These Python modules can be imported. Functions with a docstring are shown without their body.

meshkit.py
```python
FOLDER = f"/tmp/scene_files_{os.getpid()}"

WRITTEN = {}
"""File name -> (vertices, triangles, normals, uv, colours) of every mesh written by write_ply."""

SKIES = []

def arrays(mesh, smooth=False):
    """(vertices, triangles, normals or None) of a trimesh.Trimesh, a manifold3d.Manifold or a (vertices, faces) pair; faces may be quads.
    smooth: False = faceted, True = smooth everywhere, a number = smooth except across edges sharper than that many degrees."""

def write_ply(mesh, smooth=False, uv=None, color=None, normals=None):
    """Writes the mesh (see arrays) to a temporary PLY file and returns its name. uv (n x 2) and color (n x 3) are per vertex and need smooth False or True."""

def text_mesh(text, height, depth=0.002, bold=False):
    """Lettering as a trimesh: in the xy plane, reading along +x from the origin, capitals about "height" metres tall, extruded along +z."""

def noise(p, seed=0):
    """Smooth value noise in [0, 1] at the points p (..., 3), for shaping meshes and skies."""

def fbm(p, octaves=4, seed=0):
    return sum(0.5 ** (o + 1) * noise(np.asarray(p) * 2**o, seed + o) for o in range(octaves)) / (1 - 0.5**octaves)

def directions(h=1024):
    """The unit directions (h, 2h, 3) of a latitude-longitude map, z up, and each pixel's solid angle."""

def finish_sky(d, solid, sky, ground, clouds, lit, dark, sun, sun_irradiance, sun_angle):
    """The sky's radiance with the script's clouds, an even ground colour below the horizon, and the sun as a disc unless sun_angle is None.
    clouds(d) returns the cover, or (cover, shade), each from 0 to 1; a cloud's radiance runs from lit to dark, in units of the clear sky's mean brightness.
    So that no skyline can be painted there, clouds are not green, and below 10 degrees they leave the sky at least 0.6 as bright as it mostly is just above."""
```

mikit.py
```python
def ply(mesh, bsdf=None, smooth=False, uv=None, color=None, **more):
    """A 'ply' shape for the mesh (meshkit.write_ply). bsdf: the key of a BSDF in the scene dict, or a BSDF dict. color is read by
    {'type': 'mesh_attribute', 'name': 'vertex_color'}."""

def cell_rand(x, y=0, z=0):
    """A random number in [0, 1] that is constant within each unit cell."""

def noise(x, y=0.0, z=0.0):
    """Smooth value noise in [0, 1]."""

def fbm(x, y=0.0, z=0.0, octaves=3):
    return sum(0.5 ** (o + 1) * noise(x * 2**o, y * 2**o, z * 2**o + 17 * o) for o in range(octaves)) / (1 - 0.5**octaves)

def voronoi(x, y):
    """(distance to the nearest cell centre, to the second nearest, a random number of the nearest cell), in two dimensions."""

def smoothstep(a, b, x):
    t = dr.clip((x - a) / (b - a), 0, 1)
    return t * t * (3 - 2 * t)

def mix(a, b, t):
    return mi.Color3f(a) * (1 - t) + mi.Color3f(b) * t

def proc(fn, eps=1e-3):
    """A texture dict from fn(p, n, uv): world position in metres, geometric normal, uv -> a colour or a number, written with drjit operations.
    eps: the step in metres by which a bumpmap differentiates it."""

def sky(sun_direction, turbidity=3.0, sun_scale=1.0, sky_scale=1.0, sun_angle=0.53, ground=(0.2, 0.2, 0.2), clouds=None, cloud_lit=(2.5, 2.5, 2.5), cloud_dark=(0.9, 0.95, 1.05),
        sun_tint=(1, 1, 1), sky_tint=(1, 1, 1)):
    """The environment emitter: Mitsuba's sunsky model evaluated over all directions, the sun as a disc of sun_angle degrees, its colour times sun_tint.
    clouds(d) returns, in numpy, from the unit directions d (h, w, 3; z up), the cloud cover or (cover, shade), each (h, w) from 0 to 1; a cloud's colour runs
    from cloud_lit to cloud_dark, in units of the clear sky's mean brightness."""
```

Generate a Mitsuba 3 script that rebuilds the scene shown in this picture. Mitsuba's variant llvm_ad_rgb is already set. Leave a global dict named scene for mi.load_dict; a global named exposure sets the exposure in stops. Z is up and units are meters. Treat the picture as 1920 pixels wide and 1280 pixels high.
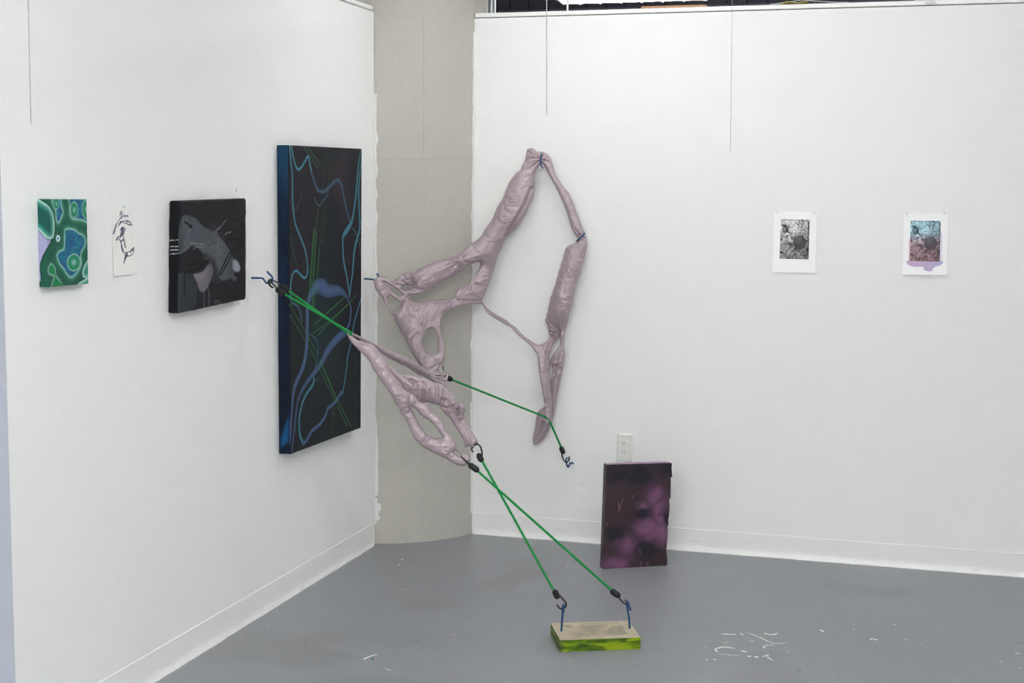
import math, random
import numpy as np, trimesh, shapely
import drjit as dr, mitsuba as mi, mikit, meshkit
from shapely.geometry import Polygon, LineString
from scipy.spatial import Delaunay, cKDTree
from scipy.interpolate import RBFInterpolator
import scipy.sparse as sp
from scipy.sparse.linalg import spsolve

random.seed(7); rng = np.random.default_rng(7)
T = mi.ScalarTransform4f
scene, labels = {}, {}

# ------------------------------------------------------------------ camera, daylight, lamps, exposure
scene['camera'] = {'type': 'perspective', 'fov': 39.52174, 'fov_axis': 'x', 'near_clip': 0.05, 'far_clip': 100.0,
    'to_world': T().look_at(origin=[2.41939, -6.32551, 1.61383], target=[2.13763, -5.37167, 1.50989], up=[-0.03744, 0.09732, 0.99455])}
exposure = 2.43
scene['daylight'] = mikit.sky((-0.75, -0.35, 0.56), turbidity=4.0, sun_scale=0.0, sky_scale=1.5, sun_angle=None, sky_tint=(0.78, 0.92, 1.30), ground=(0.3, 0.3, 0.3))
LAMP = [v * 6.0 for v in (1.0, 0.995, 0.985)]       # radiance of the fluorescent lenses
LAMP_Z = 2.711
LAMP_ROWS = [(-0.85, [(0.42, 1.62, 0.45), (1.66, 2.86, 0.18)]),          # (y, [(x from, x to, relative brightness)])
             (-3.42, [(0.37, 1.60, 0.22), (1.64, 2.86, 1.4)]),
             (-5.99, [(0.40, 1.60, 1.8), (1.66, 2.86, 2.0), (2.90, 4.10, 0.6)]),
             (-8.00, [(0.40, 1.60, 2.2), (1.66, 2.86, 2.2)]),  # unseen rear row, added as frontal fill for the two walls
             (1.75, [(0.30, 1.26, 1.0), (1.90, 3.10, 1.0)])]


def rgb(r, g, b): return {'type': 'rgb', 'value': [r, g, b]}
def srgb(r, g, b):
    f = lambda v: v / 255 / 12.92 if v / 255 < 0.04045 else ((v / 255 + 0.055) / 1.055) ** 2.4
    return [f(r), f(g), f(b)]
def principled(color, rough=0.5, **k):
    c = color if isinstance(color, dict) else rgb(*color)
    return {'type': 'principled', 'base_color': c, 'roughness': rough, **k}
def mat(name, d): scene[name] = {'type': 'twosided', 'bsdf': d}; return name

# ------------------------------------------------------------------ traced measurements, all in metres
BLUE = {'c': [(-1.3307, 0.5953), (-0.6236, 0.588), (-0.6032, 1.7942), (-1.3255, 1.7857)], 't': 0.0511}
BLACK = {'c': [(-2.1522, 1.2087), (-1.673, 1.2221), (-1.6622, 1.5844), (-2.1319, 1.5774)], 't': 0.0424}
GREEN = {'c': [(-2.8517, 1.3377), (-2.6505, 1.336), (-2.6503, 1.5836), (-2.8511, 1.5845)], 'edge': -2.8517, 't': 0.0287, 'wrap': 1.43533}
BLUE_STROKES = [((0.034, 0.145, 0.195),
  [(-1.3179, 1.7873, 0.00583), (-1.3109, 1.7328, 0.00583), (-1.2949, 1.6694, 0.00583), (-1.2962, 1.5955, 0.00583), (-1.2913, 1.5461, 0.00583), (-1.2727, 1.4863, 0.00583), (-1.229, 1.4354, 0.00583),
   (-1.1881, 1.3887, 0.00583), (-1.1684, 1.3423, 0.00583), (-1.1618, 1.3012, 0.00583), (-1.1779, 1.2766, 0.00583), (-1.202, 1.2753, 0.00583), (-1.2373, 1.2924, 0.00583), (-1.2665, 1.3064, 0.00583),
   (-1.2957, 1.2979, 0.00583), (-1.3135, 1.274, 0.00583), (-1.3199, 1.2395, 0.00583), (-1.3147, 1.2043, 0.00583)]),
 ((0.034, 0.145, 0.195),
  [(-1.3042, 1.7868, 0.00617), (-1.2878, 1.7432, 0.00617), (-1.2654, 1.7068, 0.00617), (-1.2364, 1.695, 0.00617), (-1.2008, 1.7131, 0.00617), (-1.1645, 1.7414, 0.00617), (-1.1464, 1.7469, 0.00617),
   (-1.1347, 1.7169, 0.00617), (-1.117, 1.6819, 0.00617)]),
 ((0.022, 0.05, 0.085),
  [(-1.117, 1.6819, 0.00891), (-1.0869, 1.6415, 0.00891), (-1.0563, 1.6161, 0.00891), (-0.9933, 1.6112, 0.00891), (-0.9416, 1.6322, 0.00891), (-0.8891, 1.6537, 0.00891), (-0.8493, 1.6567, 0.00891),
   (-0.816, 1.6277, 0.00891), (-0.7962, 1.5796, 0.00891), (-0.7625, 1.5255, 0.00891), (-0.7352, 1.4872, 0.00891)]),
 ((0.034, 0.145, 0.195),
  [(-0.6127, 1.7938, 0.0048), (-0.6419, 1.7163, 0.00754), (-0.6639, 1.6231, 0.00891), (-0.6857, 1.552, 0.0096), (-0.7143, 1.4869, 0.01028), (-0.7701, 1.45, 0.01508), (-0.8113, 1.424, 0.0096),
   (-0.8117, 1.3917, 0.00823), (-0.8055, 1.3267, 0.00891), (-0.7787, 1.2713, 0.00823), (-0.7517, 1.2043, 0.00754), (-0.7451, 1.1655, 0.00343)]),
 ((0.034, 0.145, 0.195),
  [(-0.6058, 1.761, 0.00274), (-0.6279, 1.6782, 0.00617), (-0.64, 1.5957, 0.00754), (-0.6319, 1.5186, 0.00754), (-0.6296, 1.4523, 0.00823), (-0.6728, 1.3927, 0.00891), (-0.6945, 1.344, 0.00891),
   (-0.7092, 1.2677, 0.00823), (-0.7307, 1.214, 0.00754), (-0.7423, 1.1653, 0.00343)]),
 ((0.022, 0.075, 0.11), [(-0.7076, 1.4567, 0.00274), (-0.6584, 1.4254, 0.00274), (-0.623, 1.3634, 0.00274), (-0.6118, 1.3073, 0.00274)]),
 ((0.022, 0.075, 0.11), [(-1.1, 1.5905, 0.00274), (-1.0757, 1.5648, 0.00274), (-1.0509, 1.5544, 0.00274), (-1.0065, 1.5749, 0.00274), (-0.9679, 1.5956, 0.00274), (-0.9548, 1.6113, 0.00274)]),
 ((0.022, 0.05, 0.085), [(-1.2144, 1.6055, 0.0024), (-1.2446, 1.5607, 0.0024), (-1.2741, 1.536, 0.0024)]),
 ((0.022, 0.05, 0.085), [(-1.3163, 1.4378, 0.0024), (-1.2943, 1.3775, 0.0024), (-1.2544, 1.3259, 0.0024)]),
 ((0.042, 0.08, 0.165),
  [(-1.1747, 1.0085, 0.00958), (-1.174, 1.0515, 0.01264), (-1.1693, 1.1315, 0.01341), (-1.1584, 1.1765, 0.01628), (-1.1307, 1.2062, 0.02107), (-1.0819, 1.2334, 0.02873), (-1.0115, 1.2248, 0.03639),
   (-0.9613, 1.2069, 0.02873), (-0.873, 1.2043, 0.02299), (-0.8128, 1.1914, 0.01532), (-0.7671, 1.167, 0.00766), (-0.744, 1.144, 0.00536)]),
 ((0.042, 0.08, 0.165), [(-0.744, 1.1471, 0.00498), (-0.7271, 1.1151, 0.00766), (-0.7328, 1.0878, 0.00766), (-0.7448, 1.0549, 0.00862), (-0.7799, 1.0304, 0.00958)]),
 ((0.042, 0.08, 0.165),
  [(-1.1683, 1.1472, 0.01415), (-1.1693, 1.0785, 0.01415), (-1.1768, 0.9996, 0.01591), (-1.2029, 0.9335, 0.01485), (-1.2468, 0.8911, 0.01415), (-1.29, 0.8545, 0.01344), (-1.309, 0.8046, 0.01061),
   (-1.3223, 0.7281, 0.00849), (-1.3321, 0.6511, 0.00707), (-1.34, 0.6105, 0.00495)]),
 ((0.042, 0.08, 0.165),
  [(-0.7583, 1.0197, 0.01273), (-0.8321, 1.0152, 0.0198), (-0.9155, 0.9897, 0.02122), (-0.9834, 0.9581, 0.0198), (-1.0369, 0.9201, 0.01627), (-1.0894, 0.8936, 0.01415), (-1.1537, 0.8691, 0.01273),
   (-1.2169, 0.8344, 0.01132), (-1.2606, 0.798, 0.00849), (-1.2797, 0.748, 0.00778), (-1.2993, 0.672, 0.00778), (-1.321, 0.6046, 0.00637)]),
 ((0.034, 0.145, 0.195),
  [(-1.1092, 0.8636, 0.00778), (-1.1224, 0.8383, 0.00778), (-1.1798, 0.8136, 0.00778), (-1.224, 0.777, 0.00778), (-1.2495, 0.7277, 0.00778), (-1.2503, 0.6801, 0.00778), (-1.2386, 0.6463, 0.00778),
   (-1.2142, 0.6182, 0.00778)]),
 ((0.042, 0.08, 0.165),
  [(-1.2142, 0.6182, 0.00919), (-1.1828, 0.6264, 0.00919), (-1.1315, 0.6559, 0.00919), (-1.0535, 0.6709, 0.00919), (-1.0001, 0.6958, 0.00919), (-0.9729, 0.7251, 0.00919), (-0.9184, 0.734, 0.00919),
   (-0.8769, 0.7507, 0.00919), (-0.8347, 0.7732, 0.00919)]),
 ((0.034, 0.145, 0.195),
  [(-0.8206, 0.7657, 0.00566), (-0.7989, 0.8139, 0.00566), (-0.777, 0.8682, 0.00566), (-0.7694, 0.9128, 0.00566), (-0.7329, 0.966, 0.00566), (-0.7032, 1.0375, 0.00566), (-0.6586, 1.1027, 0.00566),
   (-0.6136, 1.1513, 0.00566)]),
 ((0.022, 0.075, 0.11), [(-1.1509, 1.0503, 0.00354), (-1.0812, 1.0169, 0.00354), (-1.0688, 0.9779, 0.00354), (-1.0759, 0.9353, 0.00354), (-1.1021, 0.9059, 0.00354)]),
 ((0.022, 0.075, 0.11), [(-1.3255, 1.2106, 0.00637), (-1.3081, 1.1837, 0.00637), (-1.2603, 1.1699, 0.00637), (-1.2304, 1.1363, 0.00637), (-1.2186, 1.1039, 0.00637)])]
BLUE_GREEN_LINES = [(0.5, [(-1.0574, 1.5339, 0.00137), (-1.0962, 1.4318, 0.00137), (-1.1299, 1.238, 0.00137)]), (0.8, [(-1.1019, 1.4627, 0.00137), (-1.1354, 1.2794, 0.00137), (-1.1489, 1.193, 0.00137)]),
 (0.9, [(-1.0773, 1.4518, 0.00137), (-1.1046, 1.2778, 0.00137), (-1.1226, 1.1499, 0.00137)]), (0.8, [(-1.0469, 1.389, 0.00137), (-1.0806, 1.2247, 0.00137), (-1.1129, 1.1388, 0.00137)]),
 (0.25, [(-1.007, 1.5334, 0.00137), (-1.0404, 1.4043, 0.00137)]), (0.25, [(-0.9817, 1.5227, 0.00137), (-1.0215, 1.4037, 0.00137)]), (0.35, [(-1.1878, 1.7808, 0.00137), (-1.0551, 1.7033, 0.00137)]),
 (0.4, [(-1.1519, 1.7819, 0.00137), (-1.0361, 1.719, 0.00137)]), (0.2, [(-0.9721, 1.767, 0.00137), (-1.0185, 1.6214, 0.00137)]), (0.2, [(-0.9075, 1.7636, 0.00137), (-0.9676, 1.6217, 0.00137)]),
 (0.5, [(-1.332, 1.1803, 0.00141), (-1.2128, 1.0823, 0.00141), (-1.0755, 0.9623, 0.00141)]), (1, [(-1.0498, 0.9324, 0.00141), (-0.9714, 0.8466, 0.00141), (-0.8906, 0.7582, 0.00141)]),
 (0.6, [(-0.8906, 0.7582, 0.00141), (-0.7288, 0.6092, 0.00141)]), (0.4, [(-1.3268, 1.1387, 0.00141), (-1.1393, 0.9851, 0.00141), (-0.9181, 0.7619, 0.00141)]),
 (0.5, [(-0.9181, 0.7619, 0.00141), (-0.7722, 0.616, 0.00141)]), (0.6, [(-0.7954, 1.1694, 0.00141), (-0.9814, 1.1166, 0.00141), (-1.1124, 1.0788, 0.00141)]),
 (0.5, [(-0.7673, 1.1365, 0.00141), (-0.955, 1.0816, 0.00141), (-1.1192, 1.0474, 0.00141)]), (0.4, [(-0.6432, 1.1763, 0.00141), (-0.9143, 1.0893, 0.00141), (-1.0745, 1.0324, 0.00141)]),
 (0.25, [(-0.9255, 0.7182, 0.00141), (-0.9336, 0.6132, 0.00141)]), (0.25, [(-0.9049, 0.7153, 0.00141), (-0.913, 0.6099, 0.00141)]), (0.3, [(-1.1541, 0.8423, 0.00141), (-1.0574, 0.8599, 0.00141)])]
BLACK_POLYS = [((0.016, 0.022, 0.028), [(-2.1468, 1.3394, 0.0), (-2.0504, 1.3306, 0.0), (-2.0169, 1.3022, 0.0), (-2.0257, 1.2647, 0.0), (-2.0538, 1.2174, 0.0), (-2.1509, 1.2117, 0.0)]),
 ((0.045, 0.055, 0.065),
  [(-2.1189, 1.5305, 0.0), (-2.0671, 1.5261, 0.0), (-2.0222, 1.5105, 0.0), (-1.992, 1.4948, 0.0), (-1.9456, 1.4786, 0.0), (-1.8983, 1.466, 0.0), (-1.8423, 1.4372, 0.0), (-1.7934, 1.4041, 0.0),
   (-1.7606, 1.3711, 0.0), (-1.7268, 1.3577, 0.0), (-1.7189, 1.3292, 0.0), (-1.7532, 1.3269, 0.0), (-1.762, 1.3154, 0.0), (-1.7367, 1.302, 0.0), (-1.7626, 1.2914, 0.0), (-1.796, 1.3033, 0.0),
   (-1.8378, 1.2977, 0.0), (-1.8783, 1.3137, 0.0), (-1.8854, 1.3491, 0.0), (-1.9089, 1.3735, 0.0), (-1.948, 1.3944, 0.0), (-1.9792, 1.3994, 0.0), (-2.0096, 1.4195, 0.0), (-2.0626, 1.4289, 0.0),
   (-2.1375, 1.4055, 0.0), (-2.1347, 1.4939, 0.0)]),
 ((0.016, 0.014, 0.018),
  [(-1.9792, 1.3994, 0.0), (-1.9479, 1.3982, 0.0), (-1.9088, 1.3774, 0.0), (-1.8854, 1.3491, 0.0), (-1.8783, 1.3137, 0.0), (-1.846, 1.2962, 0.0), (-1.911, 1.2961, 0.0), (-1.9345, 1.3129, 0.0),
   (-1.9255, 1.351, 0.0), (-1.9487, 1.3714, 0.0), (-1.9799, 1.3765, 0.0)]),
 ((0.12, 0.11, 0.125),
  [(-2.0504, 1.3306, 0.0), (-2.0198, 1.3346, 0.0), (-1.9809, 1.3422, 0.0), (-1.941, 1.3633, 0.0), (-1.9217, 1.3431, 0.0), (-1.9305, 1.3127, 0.0), (-1.9591, 1.2835, 0.0), (-1.9831, 1.2658, 0.0),
   (-2.0139, 1.2716, 0.0), (-2.0284, 1.3029, 0.0)]),
 ((0.19, 0.21, 0.23), [(-1.769, 1.3715, 0.0), (-1.7268, 1.3577, 0.0), (-1.7172, 1.3291, 0.0), (-1.7533, 1.3249, 0.0), (-1.7782, 1.344, 0.0)]),
 ((0.05, 0.035, 0.045), [(-1.9211, 1.2229, 0.0), (-1.9126, 1.2379, 0.0), (-1.8883, 1.242, 0.0), (-1.8601, 1.2322, 0.0), (-1.8481, 1.2196, 0.0), (-1.8809, 1.218, 0.0)])]
BLACK_DARK = [[(-2.1049, 1.5082, 0.00259), (-2.0755, 1.4983, 0.00259), (-2.0569, 1.4905, 0.00259), (-2.0741, 1.4927, 0.00259)], [(-2.087, 1.3643, 0.00345), (-2.0265, 1.3653, 0.00345), (-1.9487, 1.3714, 0.00345)],
 [(-2.11, 1.3412, 0.00345), (-2.027, 1.3483, 0.00345), (-1.9566, 1.3698, 0.00345)], [(-1.874, 1.3213, 0.00287), (-1.8192, 1.3736, 0.00287), (-1.7767, 1.4035, 0.00287), (-1.6728, 1.4362, 0.00287)],
 [(-1.8577, 1.3204, 0.00259), (-1.7771, 1.3877, 0.00259), (-1.7255, 1.4097, 0.00259), (-1.6866, 1.4104, 0.00259)],
 [(-1.8094, 1.4323, 0.00374), (-1.809, 1.448, 0.00374), (-1.7419, 1.4382, 0.00374), (-1.6633, 1.4682, 0.00374)], [(-1.8089, 1.452, 0.00259), (-1.7581, 1.4704, 0.00259), (-1.6626, 1.4965, 0.00259)],
 [(-1.7988, 1.5166, 0.0023), (-1.7571, 1.5081, 0.0023), (-1.723, 1.5095, 0.0023), (-1.6703, 1.5409, 0.0023)],
 [(-1.9372, 1.2163, 0.00287), (-1.9126, 1.2379, 0.00287), (-1.8883, 1.244, 0.00287), (-1.848, 1.2215, 0.00287)], [(-2.1144, 1.2705, 0.0023), (-2.1121, 1.345, 0.0023)]]
BLACK_LIGHT = [[(-1.8982, 1.4698, 0.00259), (-1.8572, 1.4883, 0.00259), (-1.8156, 1.511, 0.00259)], [(-1.8293, 1.4603, 0.00259), (-1.8085, 1.4657, 0.00259), (-1.7834, 1.4671, 0.00259)],
 [(-2.1375, 1.4055, 0.00172), (-2.1002, 1.4189, 0.00172), (-2.0812, 1.4332, 0.00172)], [(-2.0554, 1.4155, 0.00172), (-2.0248, 1.4238, 0.00172), (-1.9787, 1.4185, 0.00172)],
 [(-2.1109, 1.4342, 0.00144), (-2.0916, 1.4596, 0.00144), (-2.0722, 1.4815, 0.00144)], [(-2.0698, 1.4366, 0.00259), (-2.0245, 1.434, 0.00259), (-1.9705, 1.4296, 0.00259)],
 [(-1.9844, 1.2198, 0.00172), (-1.9798, 1.2425, 0.00172), (-1.9866, 1.2775, 0.00172)], [(-1.9451, 1.2169, 0.00201), (-1.9479, 1.2596, 0.00201), (-1.955, 1.2871, 0.00201)]]
GREEN_ISLES = {'bean': [(-2.9041, 1.5825), (-2.8599, 1.5751), (-2.8357, 1.5628), (-2.8198, 1.5454), (-2.8134, 1.5207), (-2.8136, 1.496), (-2.8207, 1.4764), (-2.8355, 1.4719), (-2.86, 1.4787), (-2.8798, 1.4927),
          (-2.9072, 1.5126)],
 'corner': [(-2.6397, 1.3578), (-2.6718, 1.3492), (-2.708, 1.3385), (-2.7085, 1.3257), (-2.6411, 1.3216)],
 'lav': [(-2.9072, 1.5126), (-2.876, 1.4877), (-2.8334, 1.4718), (-2.8402, 1.4597), (-2.866, 1.4337), (-2.8834, 1.4099), (-2.8885, 1.3858), (-2.8849, 1.3562), (-2.9143, 1.3506)],
 'leaf': [(-2.8344, 1.4003), (-2.8182, 1.3872), (-2.8149, 1.3647), (-2.782, 1.3403), (-2.7867, 1.3306), (-2.8331, 1.3334), (-2.8193, 1.3599), (-2.823, 1.3726), (-2.8396, 1.3759), (-2.8454, 1.3861)],
 'main': [(-2.7605, 1.4948), (-2.7366, 1.4967), (-2.7149, 1.4937), (-2.6976, 1.4832), (-2.6756, 1.4775), (-2.6649, 1.4644), (-2.6678, 1.4491), (-2.684, 1.4344), (-2.6913, 1.4193), (-2.6877, 1.3987),
          (-2.6972, 1.3838), (-2.72, 1.3672), (-2.7378, 1.3618), (-2.7549, 1.369), (-2.7714, 1.3874), (-2.7921, 1.4034), (-2.8019, 1.4237), (-2.7908, 1.4345), (-2.7692, 1.44), (-2.7641, 1.4598)],
 'right': [(-2.7284, 1.5896), (-2.6305, 1.5895), (-2.6332, 1.5215), (-2.6781, 1.526), (-2.7003, 1.5276), (-2.7222, 1.5292), (-2.7347, 1.5419), (-2.7336, 1.5695)],
 'slip': [(-2.6374, 1.4146), (-2.6607, 1.4001), (-2.6796, 1.3779), (-2.6803, 1.3599), (-2.6671, 1.3528), (-2.6395, 1.3629)],
 'top': [(-2.822, 1.5921), (-2.7884, 1.5921), (-2.7809, 1.5698), (-2.7733, 1.5474), (-2.7824, 1.5326), (-2.7936, 1.5203), (-2.8017, 1.5279), (-2.8029, 1.5502), (-2.8146, 1.57)]}
GREEN_EYES = {'eye': (-2.7977, 1.4733, 0.011, 0.0109),
 'main': (-2.723, 1.4016, 0.0353, 0.026),
 'r1': (-2.7146, 1.5531, 0.0198, 0.0246),
 'r2': (-2.6546, 1.5538, 0.0218, 0.0286),
 'top': (-2.802, 1.5712, 0.0152, 0.0162)}
INK_SHEET = [(-2.4753, 1.347), (-2.3602, 1.3485), (-2.3497, 1.4106), (-2.3565, 1.5636), (-2.4722, 1.5572)]
INK = [[(-2.4235, 1.5487), (-2.4139, 1.5405), (-2.3992, 1.5322), (-2.383, 1.5342), (-2.3853, 1.5266), (-2.4043, 1.5282), (-2.4194, 1.5244), (-2.4345, 1.5179), (-2.45, 1.5006), (-2.4646, 1.4755),
  (-2.4733, 1.4792), (-2.4598, 1.5008), (-2.4392, 1.5247)],
 [(-2.4462, 1.4965), (-2.4272, 1.515), (-2.4022, 1.5165), (-2.3896, 1.5185), (-2.3746, 1.5141), (-2.3572, 1.5015), (-2.3726, 1.5005), (-2.3951, 1.5063), (-2.4199, 1.5109), (-2.4377, 1.5004)],
 [(-2.428, 1.4935), (-2.4129, 1.4977), (-2.3997, 1.4915), (-2.4103, 1.4754), (-2.4069, 1.4591), (-2.3987, 1.4343), (-2.4058, 1.4346), (-2.417, 1.4553), (-2.4288, 1.4462), (-2.4367, 1.4586),
  (-2.459, 1.4565), (-2.4463, 1.4683), (-2.4313, 1.4706)],
 [(-2.4233, 1.446), (-2.4156, 1.4267), (-2.3983, 1.4179), (-2.3779, 1.4227), (-2.352, 1.4341), (-2.359, 1.411), (-2.3786, 1.4049), (-2.3963, 1.4042), (-2.4147, 1.3832), (-2.4165, 1.3887),
  (-2.4086, 1.4115), (-2.4232, 1.4216), (-2.4285, 1.4408)]]
INK_GAPS = [[(-2.4288, 1.538), (-2.4241, 1.5325), (-2.4421, 1.5139), (-2.4524, 1.5007), (-2.447, 1.514)], [(-2.3993, 1.5281), (-2.3917, 1.5307), (-2.3893, 1.528), (-2.3969, 1.5262)],
 [(-2.3924, 1.5117), (-2.3822, 1.5129), (-2.3749, 1.506), (-2.385, 1.5062)], [(-2.4189, 1.4703), (-2.4143, 1.462), (-2.427, 1.4542), (-2.4316, 1.4625)],
 [(-2.391, 1.4122), (-2.373, 1.417), (-2.3682, 1.41), (-2.3835, 1.4078)], [(-2.4365, 1.4653), (-2.4416, 1.4601), (-2.449, 1.4603)]]
PRINT_A = {'img': [(1.7705, 1.3353), (1.8954, 1.335), (1.8951, 1.5062), (1.7715, 1.508)], 'sheet': [(1.7418, 1.2757), (1.9261, 1.2762), (1.9244, 1.5412), (1.7409, 1.5414)]}
PRINT_B = {'edge': [(2.3149, 1.3354), (2.3125, 1.4277), (2.3226, 1.4374), (2.4374, 1.4628), (2.4487, 1.463), (2.4521, 1.3383)],
 'img': [(2.3194, 1.3374), (2.4427, 1.3372), (2.4407, 1.5088), (2.3182, 1.5091)],
 'sheet': [(2.2917, 1.2792), (2.3923, 1.2779), (2.399, 1.2809), (2.4149, 1.2799), (2.4263, 1.2773), (2.4534, 1.2813), (2.4737, 1.2808), (2.4683, 1.5406), (2.2892, 1.5408)],
 'wash': [(2.307, 1.3376), (2.4548, 1.3398), (2.4569, 1.3314), (2.4451, 1.3207), (2.4249, 1.3156), (2.414, 1.3044), (2.4156, 1.2964), (2.403, 1.2947), (2.3801, 1.2989), (2.3772, 1.3145),
          (2.3431, 1.3123), (2.3178, 1.3179), (2.3073, 1.3281)]}
PINS = [(1.7566, 1.5392), (1.9128, 1.5396), (2.3007, 1.54), (2.4533, 1.5423)]
BULB = [[(1.8547, 1.4077), (1.8809, 1.4082), (1.8539, 1.4367)], [(2.4031, 1.4128), (2.428, 1.4133), (2.4021, 1.4411)]]
OUTLET = [(1.0574, 0.392), (1.1309, 0.3966), (1.1287, 0.5212), (1.0554, 0.5171)]
SLAB = {'dir': (0.8674, 0.49761),
 'drips': [[(0.167, 0.0845), (0.1705, 0.061)], [(0.1734, 0.0226), (0.1759, 0.0076)], [(0.2063, 0.0209), (0.2049, 0.0039)], [(0.0892, 0.3057), (0.0672, 0.252)], [(0.1366, 0.3205), (0.1313, 0.3039)],
           [(0.0142, 0.1934), (0.0185, 0.1974)], [(0.0666, 0.2856), (0.0758, 0.2558)]],
 'mauve': [(0.2178, 0.3298, 0.03206, 0.04632), (0.2674, 0.2601, 0.0285, 0.03919), (0.2477, 0.1464, 0.04632, 0.03919), (0.0623, 0.0284, 0.03919, 0.01781), (0.1089, 0.0938, 0.04275, 0.03206),
           (0.1668, 0.2644, 0.02138, 0.01425), (0.1945, 0.1786, 0.04275, 0.03206), (0.2596, 0.2096, 0.02138, 0.03206)],
 'navy': [(0.0514, 0.4245, 0.057, 0.03919), (0.1674, 0.2306, 0.03206, 0.01603), (0.0561, 0.1429, 0.03919, 0.01959), (0.295, 0.1994, 0.01603, 0.03919), (0.2053, 0.072, 0.04632, 0.02494),
          (0.29, 0.4366, 0.02138, 0.02494), (0.1643, 0.3993, 0.057, 0.03919)],
 'origin': (1.0962, -0.4377),
 'outline': [(0.0, 0.0), (0.2938, 0.0), (0.2951, 0.0247), (0.2897, 0.072), (0.291, 0.0932), (0.2943, 0.1229), (0.2933, 0.174), (0.2979, 0.1866), (0.295, 0.1994), (0.2984, 0.2248), (0.3008, 0.2586),
             (0.2978, 0.2935), (0.3043, 0.3009), (0.3033, 0.3897), (0.3098, 0.3937), (0.3055, 0.4318), (0.3077, 0.452), (0.2897, 0.4543), (0.0101, 0.4565)]}
BLOCK = {'d': 0.2037, 'dir': (0.91194, 0.41031), 'h': 0.0437, 'origin': (1.2026, -1.5773), 'w': 0.2914}
BLOCK_HOOKS = [[(1.1814, -1.4768, 0.0393), (1.1816, -1.4768, 0.0437), (1.184, -1.4768, 0.0864), (1.1854, -1.4768, 0.1185), (1.1876, -1.4808, 0.1403), (1.1916, -1.4888, 0.1446), (1.1932, -1.4908, 0.1355),
  (1.1917, -1.4908, 0.117)],
 [(1.4106, -1.3676, 0.0388), (1.41, -1.3676, 0.0437), (1.4065, -1.3676, 0.0782), (1.401, -1.3676, 0.1124), (1.3975, -1.3676, 0.1295), (1.3973, -1.3676, 0.1381), (1.4013, -1.3716, 0.1428),
  (1.4065, -1.3756, 0.135), (1.4099, -1.3756, 0.123), (1.4127, -1.3756, 0.1138)]]
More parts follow.
